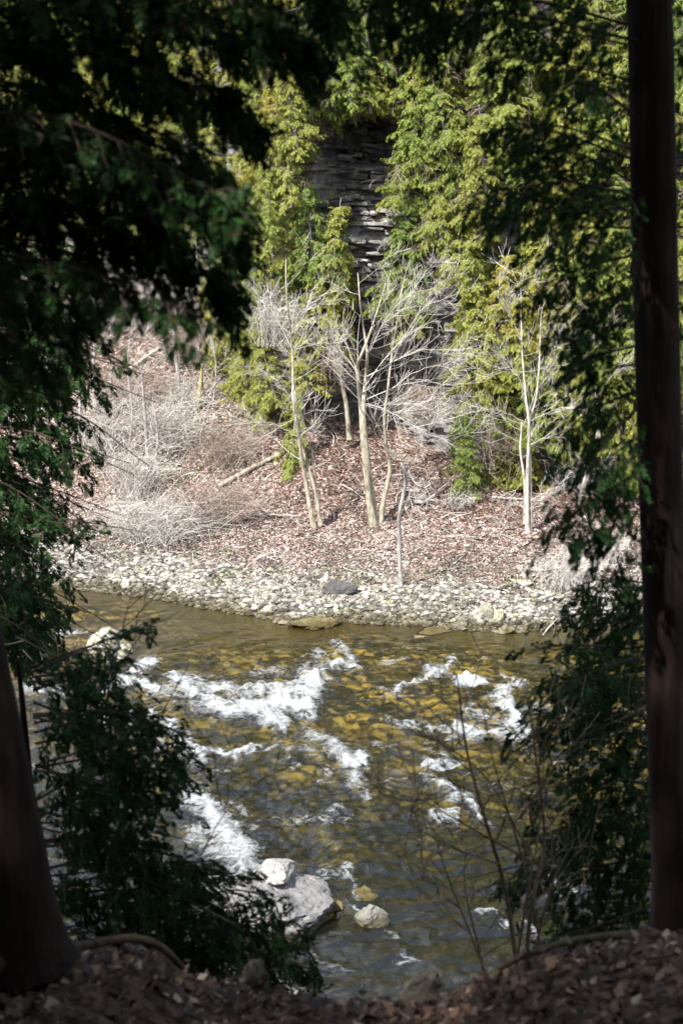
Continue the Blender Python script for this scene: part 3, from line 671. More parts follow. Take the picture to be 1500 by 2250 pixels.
bare_tree('bare_tree', 'bare forked tree with two pale trunks at the centre of the far bank', [
    ([(821, 1154), (806, 1060), (797, 960), (792, 885), (786, 830), (783, 805), (797, 765), (825, 700), (848, 625)], .165, .025, 6, 3.0,
     [((788, 830), (735, 720), .05), ((786, 815), (700, 760), .04), ((792, 890), (985, 1000), .055), ((793, 885), (930, 965), .05)]),
    ([(827, 1152), (815, 1070), (803, 960), (797, 885), (804, 830), (806, 770), (800, 730), (790, 660), (786, 600)], .14, .02, 6, 2.8,
     [((803, 830), (1020, 770), .06), ((803, 845), (960, 700), .05), ((806, 780), (905, 640), .045), ((800, 880), (1010, 850), .05)]),
    ([(834, 1150), (845, 1085), (857, 1035), (849, 985), (843, 920), (850, 860), (862, 770), (872, 700), (884, 625)], .13, .02, 8, 2.6,
     [((850, 860), (1000, 800), .045), ((846, 890), (1000, 930), .045), ((858, 800), (960, 650), .045), ((870, 710), (950, 590), .035)])], 401, 'bark_tan')
bare_tree('bare_tree', 'bare leaning tree with slender pale stems left of the forked tree', [
    ([(690, 1158), (673, 1070), (660, 985), (646, 880), (642, 770), (632, 640), (628, 570)], .12, .018, 15, 2.4, [((645, 880), (545, 800), .03), ((655, 960), (540, 930), .03), ((642, 770), (560, 640), .03), ((640, 740), (720, 640), .03), ((650, 920), (560, 1000), .03)]),
    ([(704, 1150), (692, 1075), (668, 1000), (652, 930), (648, 860)], .10, .03, 6, 1.8, []),
    ([(697, 1120), (690, 1050), (686, 990)], .07, .055, 0, 1, [])], 402, 'bark_tan')
bare_tree('bare_tree', 'bare pale tree with three upright stems right of centre', [
    ([(1160, 1172), (1157, 1080), (1161, 980), (1160, 930), (1153, 850), (1148, 750), (1147, 640), (1145, 585)], .095, .014, 12, 2.4, [((1158, 930), (1030, 905), .03), ((1155, 860), (1085, 770), .03), ((1148, 760), (1080, 640), .03)]),
    ([(1164, 1165), (1166, 1060), (1162, 940), (1178, 870), (1187, 770), (1190, 690), (1204, 630)], .075, .012, 11, 2.2, [((1165, 925), (1290, 900), .03), ((1185, 800), (1240, 740), .025), ((1164, 1100), (1290, 1070), .03), ((1163, 1120), (1240, 1075), .025)]),
    ([(1152, 1150), (1150, 1060), (1143, 990), (1147, 930)], .07, .03, 4, 1.6, [((1148, 1060), (1105, 1130), .02)])], 403)
bare_tree('bare_tree', 'small twiggy white sapling at far right behind cedar sprays', [
    ([(1272, 1140), (1275, 1085), (1284, 1040), (1280, 1005)], .11, .03, 9, 1.7, [((1283, 1050), (1340, 1040), .04), ((1283, 1060), (1190, 1120), .03)])], 404)
bare_tree('bare_tree', 'bare white tree growing against the dark cedars near the right trunk', [
    ([(1314, 960), (1310, 880), (1306, 800), (1302, 740), (1305, 690)], .10, .02, 13, 1.7, [((1308, 800), (1270, 720), .03), ((1312, 870), (1380, 800), .03)])], 405, depth=63.0)
bare_tree('dead_tree', 'snapped grey dead stem standing on the shingle in front of the forked tree', [
    ([(880, 1292), (877, 1190), (878, 1120), (890, 1060), (888, 1030), (880, 1012)], .085, .06, 0, 1, [((884, 1015), (925, 1110), .02), ((884, 1015), (868, 1000), .03), ((888, 1040), (905, 1120), .012), ((882, 1012), (912, 1020), .025)])], 406, 'bark_grey', cat='dead tree')
bare_tree('dead_tree', 'brown bare trunk leaning beside the shadowed cliff foot', [
    ([(768, 962), (762, 900), (750, 840), (740, 800)], .13, .09, 3, 1.5, [])], 407, 'bark_tan', 'twig_brown', cat='dead tree', depth=67.0)
for k, (pl, r0, lb, d) in enumerate([
    ([(328, 1045), (322, 950), (318, 870), (316, 815)], .15, 'thicker of two short grey trunks behind the grey brush', None),
    ([(343, 1025), (346, 960), (338, 900)], .12, 'thinner dark trunk beside the thicker short grey trunk', None),
    ([(396, 880), (390, 815), (382, 740), (374, 650), (366, 560)], .16, 'tall grey trunk on the left slope beside the pale fallen log', None),
    ([(210, 900), (205, 810), (212, 720), (205, 640)], .15, 'grey trunk far up the left slope seen between cedar sprays', None),
    ([(172, 985), (178, 880), (168, 760), (176, 640), (170, 560)], .11, 'slender grey trunk at far left rising through the sprays', None),
    ([(240, 880), (246, 790), (238, 690), (250, 600)], .09, 'thin pale trunk left of the pale fallen log', None),
    ([(285, 1000), (290, 900), (280, 800), (292, 700)], .09, 'thin leaning trunk just left of the two short grey trunks', None),
    ([(432, 770), (428, 690), (436, 600), (430, 520)], .10, 'slim grey trunk above the mossy stump', None),
    ([(470, 880), (474, 800), (466, 730)], .07, 'short sapling right of the mossy stump', None),
    ([(255, 700), (262, 620), (258, 540)], .14, 'slim grey trunk high on the left slope under dark boughs', None)]):
    bare_tree('bare_tree', lb, [(pl, r0 * .85, r0 * .25, 11, 1.9, [])], 420 + k, 'bark_grey', 'twig_pale', depth=d)

# mossy broken stump
g = ground_hit(440, 905); root = empty('broken_stump', g, 'yellow mossy splintered stump on the left slope', 'stump')
for pl, r0, nm in (([(436, 903), (440, 860), (444, 800)], .13, 'stem'), ([(448, 898), (446, 850), (442, 820)], .07, 'splinter'), ([(428, 905), (434, 870), (440, 840)], .05, 'splinter'), ([(470, 850), (455, 825), (445, 812)], .04, 'splinter')):
    mb = MB(); C = [at(px, py, g[1] + rs.uniform(-.1, .1)) - g for px, py in pl]; tube(mb, spline(C, 10), np.linspace(r0, r0 * .55, 10), 7); mb.build(nm, M['bark_moss'], root, True)

def log(name, label, pl, r0, r1, mat, lift=.05, twigs=0, seed=1, cat='log', ends=None):
    r = np.random.default_rng(seed)
    C = np.array([ground_hit(px, py) + np.array([0, 0, lift + r0]) for px, py in pl])
    if ends: C[-1][2] += ends
    root = empty(name, C[0], label, cat); P = spline(C - C[0], 16)
    mb = MB(); tube(mb, P + r.normal(0, .012, P.shape), np.linspace(r0, r1, 16), 8); mb.build('trunk', M[mat], root, True)
    for k in range(twigs):
        i = r.integers(3, 15); mb = MB(); grow(mb, P[i], r.normal(0, 1, 3) + np.array([0, 0, .6]), r.uniform(.5, 1.2), r1 * .6, 0, r, .1, (4, 3), minr=.007); mb.build('branch', M['twig_pale'], root)
log('fallen_log', 'bare fallen trunk slanting up the slope right of the brush', [(480, 1080), (530, 1052), (575, 1028), (625, 1003)], .13, .09, 'bark_tan', .1, 0, 1)
log('fallen_log', 'thin dark log lying between the brush and the paired trunks', [(490, 1124), (560, 1134), (660, 1140)], .09, .04, 'bark_grey', .03, 2, 2)
log('fallen_log', 'pale fallen log high on the left slope below the dark boughs', [(265, 832), (310, 802), (352, 772)], .11, .08, 'bark_pale', .1, 1, 3)
log('fallen_branch', 'dark crooked fallen branch with pale arching twigs right of the forked tree', [(908, 1110), (930, 1112), (950, 1098), (978, 1080)], .10, .03, 'bark_grey', .08, 4, 4, 'branch')
log('fallen_branch', 'slim branch lying across the leaves beside the snapped dead stem', [(845, 1190), (900, 1178), (940, 1170)], .04, .02, 'bark_grey', .02, 0, 5, 'branch')
log('fallen_branch', 'dark branch lying at the foot of the cedars on the right', [(1080, 1098), (1140, 1102), (1200, 1108)], .06, .03, 'bark_grey', .05, 0, 6, 'branch')
log('fallen_branch', 'bleached branch lying in the shallows right of the white boulder', [(1190, 1405), (1225, 1365), (1262, 1340)], .035, .015, 'bark_pale', .1, 5, 7, 'branch')

# ------------------------------------------------------------------ leafless brush
def brush(label, px, py, w, h, n, mat, seed, depth=None, hang=False, name='bare_shrub', arch=.7, rad=.011):
    r = np.random.default_rng(seed); g = ground_hit(px, py) if depth is None else at(px, py, depth)
    s = math.hypot(g[1], 10) / FPX; W, H = w * s, h * s
    root = empty(name, g, label, 'shrub'); mbs = [MB() for _ in range(4)]
    for k in range(n):
        b = np.array([r.normal(0, W * .12), r.normal(0, W * .10), 0]); a = r.uniform(0, 6.28); rr = W * .55 * math.sqrt(r.random())
        hh = H * r.uniform(.45, 1.05) * (1 - .5 * (rr / (W * .6)) ** 2) * (-1 if hang else 1)
        tip = b + np.array([math.cos(a) * rr, math.sin(a) * rr * .8, hh * r.uniform(.55, 1)]); mid = b * .5 + tip * .45 + np.array([0, 0, hh * arch * .45]) + r.normal(0, W * .04, 3)
        P = spline([b, mid, tip], 8); P += r.normal(0, W * .008, P.shape); q = mbs[k % 4]; R0 = rad * r.uniform(.6, 1.5)
        tube(q, P, np.linspace(R0, .005, 8), 3, False)
        for j in range(4):
            i = r.integers(2, 7); e = P[i] + r.normal(0, 1, 3) * np.array([1, 1, .8]) * W * r.uniform(.05, .16); m2 = (P[i] + e) / 2 + r.normal(0, W * .015, 3)
            tube(q, np.array([P[i], m2, e]), np.array([.007, .006, .0045]), 3, False)
    for q in mbs: q.build('stems', M[mat], root)
    return root
brush('pale grey leafless brush tangle at the left end of the beach', 345, 1188, 310, 130, 230, 'twig_pale', 501)
brush('purplish brown leafless bush behind the grey brush tangle', 470, 1160, 250, 165, 260, 'twig_brown', 502)
brush('brown thicket at the slope foot behind the slanting fallen trunk', 505, 1020, 190, 130, 170, 'twig_brown', 503)
brush('thin grey brush beneath the two short grey trunks', 300, 1085, 220, 160, 150, 'twig_pale', 504)
brush('straw-pale brush at the right end of the shingle', 1240, 1290, 190, 130, 110, 'twig_pale', 505, rad=.007)
brush('pale brush under the white sapling at far right', 1330, 1240, 160, 120, 80, 'twig_pale', 506, rad=.008)
brush('thin pale weeds around the crooked fallen branch', 1000, 1120, 90, 70, 45, 'twig_pale', 507, rad=.006)
brush('brown dead twigs hanging over the cliff hollow', 925, 850, 150, 110, 110, 'twig_brown', 508, depth=65.2, hang=True)
brush('dead brown twigs beneath the cedars right of the hollow', 1085, 930, 170, 130, 130, 'twig_brown', 509, depth=64.0, hang=True)
brush('grey twigs massed in front of the cliff beside the leaning tree', 600, 760, 170, 190, 120, 'twig_pale', 510, depth=67.0)
brush('pale twiggy thicket high on the left slope', 330, 720, 320, 260, 240, 'twig_pale', 511)
brush('grey thicket below the dark boughs at far left', 150, 740, 320, 280, 220, 'twig_pale', 512)
brush('grey thicket on the slope between the tall grey trunk and the brush tangle', 385, 985, 240, 150, 150, 'twig_pale', 517)
brush('grey-brown thicket at the top of the slope under the cedars', 470, 740, 200, 150, 120, 'twig_brown', 518)
brush('loose grey twigs high on the slope right of the tall grey trunk', 430, 800, 230, 170, 130, 'twig_brown', 519)
brush('grey tangle on the slope below the pale fallen log', 270, 900, 250, 160, 140, 'twig_brown', 520)
brush('pale twigs around the mossy stump', 420, 905, 170, 120, 110, 'twig_pale', 513)
brush('brown twigs hanging by the pale rock column', 735, 760, 100, 110, 80, 'twig_brown', 514, depth=66.6, hang=True)
brush('short pale brush at the foot of the snapped dead stem', 905, 1282, 80, 40, 40, 'twig_brown', 515)
brush('grey brush on the left slope above the brush tangle', 220, 1000, 260, 180, 150, 'twig_pale', 516)

# ------------------------------------------------------------------ cedars
def spray_tpl(nl, detail):
    """flat fan of scale-leaf sprigs: list of quads in (u along, v across)"""
    q = []
    def leaf(u, v, ang, L, W):
        c, s = math.cos(ang), math.sin(ang)
        for (a, b) in ((0, 0), (.55 * L, -W), (L, 0), (.55 * L, W)): q.append((u + a * c - b * s, v + a * s + b * c))
    for k in range(nl):
        u = .10 + .75 * k / nl
        for sg in (-1, 1): leaf(u, 0, sg * (.85 - .35 * k / nl), (.58 - .36 * k / nl), .06 if detail else .062)
    leaf(.55, 0, 0, .5, .065 if detail else .062)
    return np.array(q)
TPL_FAR, TPL_NEAR = spray_tpl(4, False), spray_tpl(6, True)
def sprays(mb, P, A, Nn, S, tpl, r, droop=.25):
    P, A, Nn = map(lambda a: np.asarray(a, float).reshape(-1, 3), (P, A, Nn)); n = len(P)
    A = A / (np.linalg.norm(A, axis=1)[:, None] + 1e-9); B = np.cross(Nn, A); B /= np.linalg.norm(B, axis=1)[:, None] + 1e-9; C = np.cross(A, B)
    u, v = tpl[:, 0], tpl[:, 1]; S = np.asarray(S)[:, None, None]
    V = P[:, None] + S * (u[None, :, None] * A[:, None] + v[None, :, None] * B[:, None] + (r.normal(0, .05, (n, len(u), 1)) + .12 * np.abs(v)[None, :, None]) * C[:, None])
    V[..., 2] -= (S[..., 0] * droop * (u ** 2)[None])
    mb.add(V.reshape(-1, 3), np.arange(n * len(u)).reshape(-1, 4))
def bough(wood, fol, a, b, r, sag=.12, nb=16, blen=.28, per=6, ss=.12, tpl=TPL_NEAR, r0=.012, start=.15, sides=5, side_z=.35, fullness=1.0, hang=False):
    a, b = np.asarray(a, float), np.asarray(b, float); L = np.linalg.norm(b - a)
    mid = a * .45 + b * .55 + np.array([0, 0, sag * L]) + r.normal(0, .03 * L, 3)
    P = spline([a, mid, b], 12); tube(wood, P, np.linspace(r0, r0 * .25, 12), sides, False)
    PP, AA, NN, SS = [], [], [], []
    for k in range(int(nb * fullness)):
        t = start + (1 - start) * (k + r.random()) / nb; t = min(t, .999); i = min(int(t * 11), 10); q = P[i] + (P[i + 1] - P[i]) * (t * 11 - i)
        tg = P[i + 1] - P[i]; tg /= np.linalg.norm(tg); lat = np.cross(tg, [0, 0, 1]); lat /= np.linalg.norm(lat) + 1e-9
        sg = 1 if k % 2 else -1; dv = tg * r.uniform(.4, .9) + lat * sg * r.uniform(.3, 1.0) + np.array([0, 0, r.normal(-.35, side_z)])
        dv /= np.linalg.norm(dv); bl = blen * r.uniform(.6, 1.25) * (1.15 - .55 * t); e = q + dv * bl + np.array([0, 0, -.25 * bl])
        m = (q + e) / 2 + np.array([0, 0, .06 * bl]); tube(wood, np.array([q, m, e]), np.array([r0 * .35, r0 * .25, r0 * .15]), 3, False)
        for j in range(per):
            u = (j + .8) / per; pp = q * (1 - u) ** 2 + 2 * m * u * (1 - u) + e * u * u
            PP.append(pp + r.normal(0, .06 * bl, 3)); AA.append(dv * (.6 if hang else 1) + r.normal(0, .45, 3) + np.array([0, 0, -.75 if hang else -.3])); NN.append((np.array([tg[0] + dv[0], tg[1] + dv[1], .9]) if hang else np.array([0, 0, 1])) + r.normal(0, .55, 3)); SS.append(ss * r.uniform(.7, 1.3))
    sprays(fol, PP, AA, NN, SS, tpl, r)

def far_cedar(seed, h=6.0, rad=1.35, nbough=58):
    r = np.random.default_rng(seed); wood, fol, tr = MB(), MB(), MB()
    T = spline([(0, 0, 0), (r.normal(0, .15), r.normal(0, .15), h * .4), (r.normal(0, .2), r.normal(0, .2), h)], 14); tube(tr, T, np.linspace(.11, .015, 14), 6)
    for k in range(nbough):
        t = .06 + .92 * (k + r.random()) / nbough; p = T[min(int(t * 13), 13)]; a = k * 2.4 + r.normal(0, .4)
        rr = rad * (1.05 - .75 * t ** 1.6) * r.uniform(.55, 1.2); e = p + np.array([math.cos(a) * rr, math.sin(a) * rr, -rr * r.uniform(.0, .5)])
        bough(wood, fol, p, e, r, .16, 10, .46, 8, .17, TPL_FAR, .016, .22, 3, .4, 1.0, True)
    for k in range(5):
        p = T[r.integers(1, 8)]; a = r.uniform(0, 6.28); grow(wood, p, np.array([math.cos(a), math.sin(a), -.1]), rad * r.uniform(.7, 1.15), .014, 0, r, -.3, (4, 3), minr=.007)
    return tr.mesh('trunk', M['bark_grey'], True), wood.mesh('limbs', M['twig_brown']), fol.mesh('crown', M['cedar'])
VAR = [far_cedar(600 + k, 6.0, rd) for k, rd in enumerate((1.3, 1.5, 1.15, 1.4, 1.6, 1.25))]
def cedar(loc, sc, rz, var, label, group, lean=(0, 0), name='cedar_tree', sxy=None):
    root = empty(name, loc, label, 'tree', group); root.rotation_euler = (lean[0], lean[1], rz); root.scale = (sxy or sc, sxy or sc, sc)
    for me, nm in zip(VAR[var], ('trunk', 'limbs', 'crown')): link(nm, me, root)
    return root
rc = np.random.default_rng(71)
def blocked(cx, cy):
    # places where the photograph shows bare rock or slope instead of cedars (crown centre, photo pixels)
    if 660 < cx < 880 and 160 < cy < 450: return True
    if 740 < cx < 872 and 300 < cy < 800: return True
    if 600 < cx < 1030 and 690 < cy < 1200: return True
    if 990 < cx < 1600 and cy > 985: return True
    if 150 < cx < 560 and cy > 640: return True
    if cx <= 150 and cy > 600: return True
    if 560 <= cx < 700 and cy > 560: return True
    return False
rows = []; cy = -90
while cy < 1010:
    row = []; cx = -160 + rc.uniform(0, 60)
    while cx < 1650:
        px, py = cx + rc.normal(0, 22), cy + rc.normal(0, 26)
        if not blocked(px, py): row.append((px, py))
        cx += 86
    rows.append(row); cy += 104
ords = ['first', 'second', 'third', 'fourth', 'fifth', 'sixth', 'seventh', 'eighth', 'ninth', 'tenth', 'eleventh', 'twelfth', 'thirteenth', 'fourteenth', 'fifteenth', 'sixteenth', 'seventeenth', 'eighteenth', 'nineteenth', 'twentieth', 'twenty-first', 'twenty-second', 'twenty-third']
rown = ['topmost', 'second', 'third', 'fourth', 'fifth', 'sixth', 'seventh', 'eighth', 'ninth', 'tenth', 'lowest']
for j, row in enumerate(rows):
    for k, (px, py) in enumerate(row):
        xw = (px - 750) / FPX * 70; y0 = float(y_c(xw)); xw = (px - 750) / FPX * (y0 * CP + 8 * SP); y0 = float(y_c(xw))
        h = rc.uniform(4.0, 5.6); p = at(px, py, y0 - rc.uniform(.5, 1.5)); zb = p[2] - h * .5
        if zb > 22.5: p = at(px, py, y0 + rc.uniform(-1.2, 2.5))
        cedar((p[0], p[1], p[2] - h * .5), h / 6, rc.uniform(0, 6.28), rc.integers(6), f'yellow-green cedar on the far cliff, {ords[k]} from the left in the {rown[j]} row', 'cedars on the far cliff', (rc.normal(.12, .08), rc.normal(0, .09)), sxy=h / 6 * rc.uniform(.95, 1.3))
for px, py, hp, dy, lb in ((688, 500, 210, 67.3, 'sparse cedar hanging in front of the bare rock face, left side'), (640, 950, 210, 65.0, 'small cedar behind the leaning tree on the slope'), (520, 760, 190, 72, 'low cedar at the top of the left slope'),
                           (490, 700, 190, 74, 'cedar standing above the mossy stump'), (610, 800, 190, 67.2, 'cedar covering the low ledge behind the leaning tree'), (680, 770, 170, 66.8, 'small cedar on the ledge between the leaning tree and the forked tree'), (545, 790, 180, 69.5, 'cedar at the foot of the stepped rock above the fallen trunk'), (575, 850, 180, 69, 'slim cedar beside the grey twigs left of the leaning tree'), (1030, 985, 190, 63.3, 'bright green cedar hanging to the ground right of the cliff hollow'),
                           (700, 610, 200, 67.2, 'small cedar left of the lower bare rock'), (640, 640, 190, 68, 'cedar in front of stepped rock left of the cliff face'), (545, 620, 210, 71, 'cedar at the left edge of the stepped rock'), (668, 70, 220, 66.6, 'cedar high above the dark rock recess on its left'), (655, 210, 220, 66.6, 'cedar just left of the dark recess'), (640, 340, 220, 66.8, 'cedar left of the bare rock face at mid height'), (600, 460, 220, 67.5, 'cedar lower left of the bare rock face'), (585, 280, 220, 68, 'cedar beyond the left edge of the recess, half behind dark boughs'), (770, 120, 190, 66.4, 'cedar overhanging the dark rock recess from above')):
    p = at(px, py, dy); h = hp * dy / FPX; cedar((p[0], p[1], p[2] - h * .5), h / 6, rc.uniform(0, 6.28), rc.integers(6), lb, 'cedars on the far cliff', (rc.normal(.1, .05), rc.normal(0, .08)), sxy=h / 6 * (.85 if px in (740, 640, 575) else 1.15))
# wood on the plateau above the cliff
for k in range(34):
    x = -32 + k * 1.95 + rc.normal(0, .5); h = rc.uniform(7, 10); cedar((x, float(y_c(x)) + rc.uniform(2, 6), 23.6), h / 6, rc.uniform(0, 6.28), rc.integers(6), 'cedar on the plateau above the far cliff, crown merging into its neighbours', 'cedars above the far cliff', sxy=h / 6 * 1.1)

# ------------------------------------------------------------------ near rim
_rim = np.array([at(px, py, 6.2)[[0, 2]] for px, py in ((-900, 2040), (-300, 2055), (0, 2085), (150, 2085), (230, 2068), (300, 2066), (370, 2090), (430, 2130), (520, 2148), (640, 2168), (730, 2184), (860, 2186), (990, 2178), (1080, 2130), (1160, 2092), (1260, 2066), (1380, 2050), (1500, 2040), (1900, 2010), (2600, 1990))])
def near_z(x, y):
    x = np.asarray(x, float); y = np.asarray(y, float); zr = np.interp(x, _rim[:, 0], _rim[:, 1])
    yr = 6.2 + 0.0 * x
    ins = zr + (yr - np.minimum(y, yr)) * 0.30 - 0.05 * np.exp(-((yr - y) / .25) ** 2)
    ins = np.where(y < 0, zr + 1.86 + (-y) * .12, ins)
    o = np.maximum(y - yr, 0); out = zr - 2.2 * o - 1.0 * np.minimum(o, 1) 
    z = np.where(y <= yr, ins, out) + .035 * fbm(x * 2.2, y * 2.2, 3, 121) * (1 - sstep(-1.5, 0, -np.abs(y - 6.2) * 4))
    return np.maximum(z, -1.5)
xs = np.concatenate([np.linspace(-40, -4, 50)[:-1], np.arange(-4, 4, .09), np.linspace(4, 40, 50)]); ys = np.concatenate([np.linspace(-45, 3, 60)[:-1], np.arange(3, 7.6, .07), np.linspace(7.6, 12.5, 30)])
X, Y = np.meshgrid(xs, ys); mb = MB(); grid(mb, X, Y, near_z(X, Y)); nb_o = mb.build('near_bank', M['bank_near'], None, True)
tag(nb_o, 'dark leaf-covered cliff rim in the foreground', kind='structure')
rn = np.random.default_rng(81); n = 16000; x = rn.uniform(-3.6, 3.6, n); y = 6.35 - 3.4 * rn.random(n) ** 1.3; mb = MB()
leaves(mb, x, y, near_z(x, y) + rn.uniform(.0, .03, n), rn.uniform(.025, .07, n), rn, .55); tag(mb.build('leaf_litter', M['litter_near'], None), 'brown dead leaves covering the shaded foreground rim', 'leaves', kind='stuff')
for px, py, wpx, hpx, sd_, lb in ((560, 2172, 58, 100, 331, 'pointed brown stone on the rim at the foot of the near cedar'), (930, 2192, 130, 84, 332, 'broad brown stone on the rim at the lowest dip'), (1040, 2176, 90, 70, 333, 'smaller dark stone on the rim right of the broad stone')):
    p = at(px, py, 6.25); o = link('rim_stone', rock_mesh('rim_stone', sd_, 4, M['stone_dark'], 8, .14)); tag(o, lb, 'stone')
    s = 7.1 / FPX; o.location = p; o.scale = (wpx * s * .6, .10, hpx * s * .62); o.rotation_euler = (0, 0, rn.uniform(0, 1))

# ------------------------------------------------------------------ near trees
def near_tree(name, label, trunk_px, depth, r0, r1, boughs, seed, extra_top=True, mat='bark_dark', ndepth=.7, blen=.30, nb=18, ss=.13, roots=(), dens=1.0, top=None):
    r = np.random.default_rng(seed); C = np.array([at(px, py, depth) for px, py in trunk_px]); base = C[0].copy()
    root = empty(name, base, label, 'tree'); C = C - base
    if top is not None: C = np.concatenate([C, [C[-1] + np.array(t) for t in top]])
    P = spline(C, 40); rr = np.interp(np.linspace(0, 1, 40), [0, .03, .10, 1], [r0 * 1.55, r0 * 1.2, r0, r1])
    mb = MB(); tube(mb, P, rr, 20)
    V = mb.v[0]; ang = np.arctan2(V[:, 1] - np.interp(V[:, 2], P[:, 2], P[:, 1]), V[:, 0] - np.interp(V[:, 2], P[:, 2], P[:, 0]))
    mb.v[0] = V + (np.cos(ang * 5 + V[:, 2] * .7)[:, None] * .05 * r0) * np.stack([np.cos(ang), np.sin(ang), 0 * ang], -1)
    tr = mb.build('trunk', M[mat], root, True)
    for pl, rad in roots:
        Q = np.array([np.array([*at(px, py, dd)]) for px, py, dd in pl]) - base; m2 = MB(); tube(m2, spline(Q, 14), np.linspace(rad, rad * .6, 14), 8); m2.build('root', M['root'], root, True)
    for bg_ in boughs:
        (ax, ay), (bx, by) = bg_[0], bg_[1]; full = bg_[2] if len(bg_) > 2 else 1.0; dd = r.uniform(-ndepth, ndepth)
        a = at(ax, ay, depth + dd * .3) - base; b = at(bx, by, depth + dd) - base; L = np.linalg.norm(b - a)
        wd, fo = MB(), MB(); bough(wd, fo, a, b, r, r.uniform(.02, .16), max(6, int(nb * L)), blen, 5, ss, TPL_NEAR, .006 + .0035 * L, .04, 5, .4, full * dens)
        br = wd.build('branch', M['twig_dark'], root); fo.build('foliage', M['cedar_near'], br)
    return root, P + base
rt = np.random.default_rng(91)
# left cedar: leaning trunk at the lower left, boughs fill the upper left corner
LB = [((-260, 40), (330, -30)), ((-250, -60), (560, 20)), ((-240, 60), (640, 90)), ((-240, 100), (560, 190)), ((-230, 140), (420, 160)), ((-230, 180), (300, 240)), ((-230, 200), (610, 250)), ((-230, 250), (480, 330)),
      ((-220, 280), (560, 420)), ((-220, 300), (350, 380)), ((-220, 330), (250, 330)), ((-210, 360), (540, 440)), ((-210, 400), (400, 470)), ((-210, 430), (230, 480)), ((-210, 450), (560, 600), .8), ((-210, 480), (450, 560), .9),
      ((-200, 500), (555, 655), .9), ((-200, 520), (330, 560), .8), ((-200, 540), (480, 700), .7), ((-200, 560), (180, 590)), ((-190, 600), (400, 780), .55), ((-190, 640), (270, 680), .7), ((-190, 660), (130, 720)), ((100, -120), (700, -20)), ((0, -150), (480, 60)), ((60, -200), (250, 90)), ((-100, -150), (120, 120)), ((300, -200), (620, 60)),
      ((250, -250), (420, 130)), ((-230, 120), (200, 60)), ((-230, 220), (120, 180)), ((-230, 300), (80, 300)), ((-220, 400), (90, 420)), ((380, 480), (560, 690), .9), ((300, 300), (590, 470), .9), ((250, 250), (560, 360)), ((-180, 700), (90, 820), .8), ((-180, 760), (180, 830), .6)]
LB = [(b[0], (b[1][0] - (85 if b[1][0] > 250 and b[1][1] > 100 else 0), b[1][1] - (25 if b[1][1] > 500 else 0)), *b[2:]) for b in LB]
left_tree, LP = near_tree('cedar_tree', 'dark cedar at lower left leaning out of frame, boughs filling the upper left', [(55, 2110), (35, 1950), (-10, 1700), (-70, 1400), (-130, 1100), (-190, 700), (-240, 300), (-260, 0)], 5.6, .155, .09, LB, 801,
    roots=[([(110, 2095, 5.6), (200, 2075, 5.75), (285, 2062, 5.9), (350, 2078, 6.0), (400, 2125, 6.1)], .026), ([(20, 2110, 5.5), (-60, 2140, 5.3), (-200, 2160, 5.1)], .05)], nb=22, ss=.08, blen=.26, dens=1.5, top=[(-.1, -.2, 1.0), (-.1, -.3, 5.0), (0, -.3, 9.0)])
# right cedar: straight trunk
RB = [((1400, 60), (1000, 20)), ((1400, 90), (880, 60)), ((1390, 100), (1180, 60)), ((1390, -40), (1000, -60)), ((1390, -80), (860, -20)), ((1400, 180), (1060, 120), .8), ((1390, 250), (1210, 210), .6), ((1390, 330), (1060, 275), .9), ((1390, 350), (1030, 300), .6),
      ((1390, 400), (1150, 330)), ((1390, 430), (1050, 440), .9), ((1390, 450), (1080, 430)), ((1390, 470), (1160, 480)), ((1390, 420), (1260, 420)), ((1390, 500), (1190, 560), .9), ((1395, 560), (1160, 640), .85), ((1395, 600), (1260, 690)),
      ((1395, 640), (1220, 760), .7), ((1395, 700), (1290, 780)), ((1395, 760), (1200, 860), .7), ((1395, 800), (1290, 900)), ((1395, 860), (1220, 960), .8), ((1395, 900), (1300, 1010)), ((1400, 960), (1260, 1060), .8), ((1400, 1040), (1215, 1160), .9), ((1400, 1080), (1290, 1200)), ((1400, 1120), (1330, 1260)),
      ((1480, 100), (1560, 60)), ((1480, 380), (1580, 420)), ((1490, 620), (1600, 700)), ((1480, 300), (1600, 240)), ((1490, 900), (1600, 960)), ((1490, 1300), (1600, 1400)), ((1480, -20), (1560, -60)), ((700, -250), (860, 60)), ((560, -250), (760, 70)), ((850, -260), (960, 110), .9), ((950, -200), (1130, 120), .8), ((780, -260), (690, 90), .9), ((1000, -250), (900, 130), .7)]
right_tree, RP = near_tree('cedar_tree', 'dark straight cedar trunk framing the right edge', [(1484, 2085), (1476, 1900), (1462, 1500), (1448, 1000), (1436, 500), (1430, 100), (1426, -100)], 7.0, .112, .10, RB, 802,
    roots=[([(1500, 2062, 6.9), (1420, 2052, 6.6), (1330, 2058, 6.4), (1240, 2072, 6.3), (1150, 2100, 6.2), (1095, 2128, 6.2)], .024), ([(1490, 2075, 6.9), (1560, 2060, 6.6), (1650, 2060, 6.4)], .03)], nb=22, ss=.08, blen=.26, dens=1.05, top=[(0, -.1, 1.0), (.1, -.1, 5.0), (.1, -.2, 9.0)])
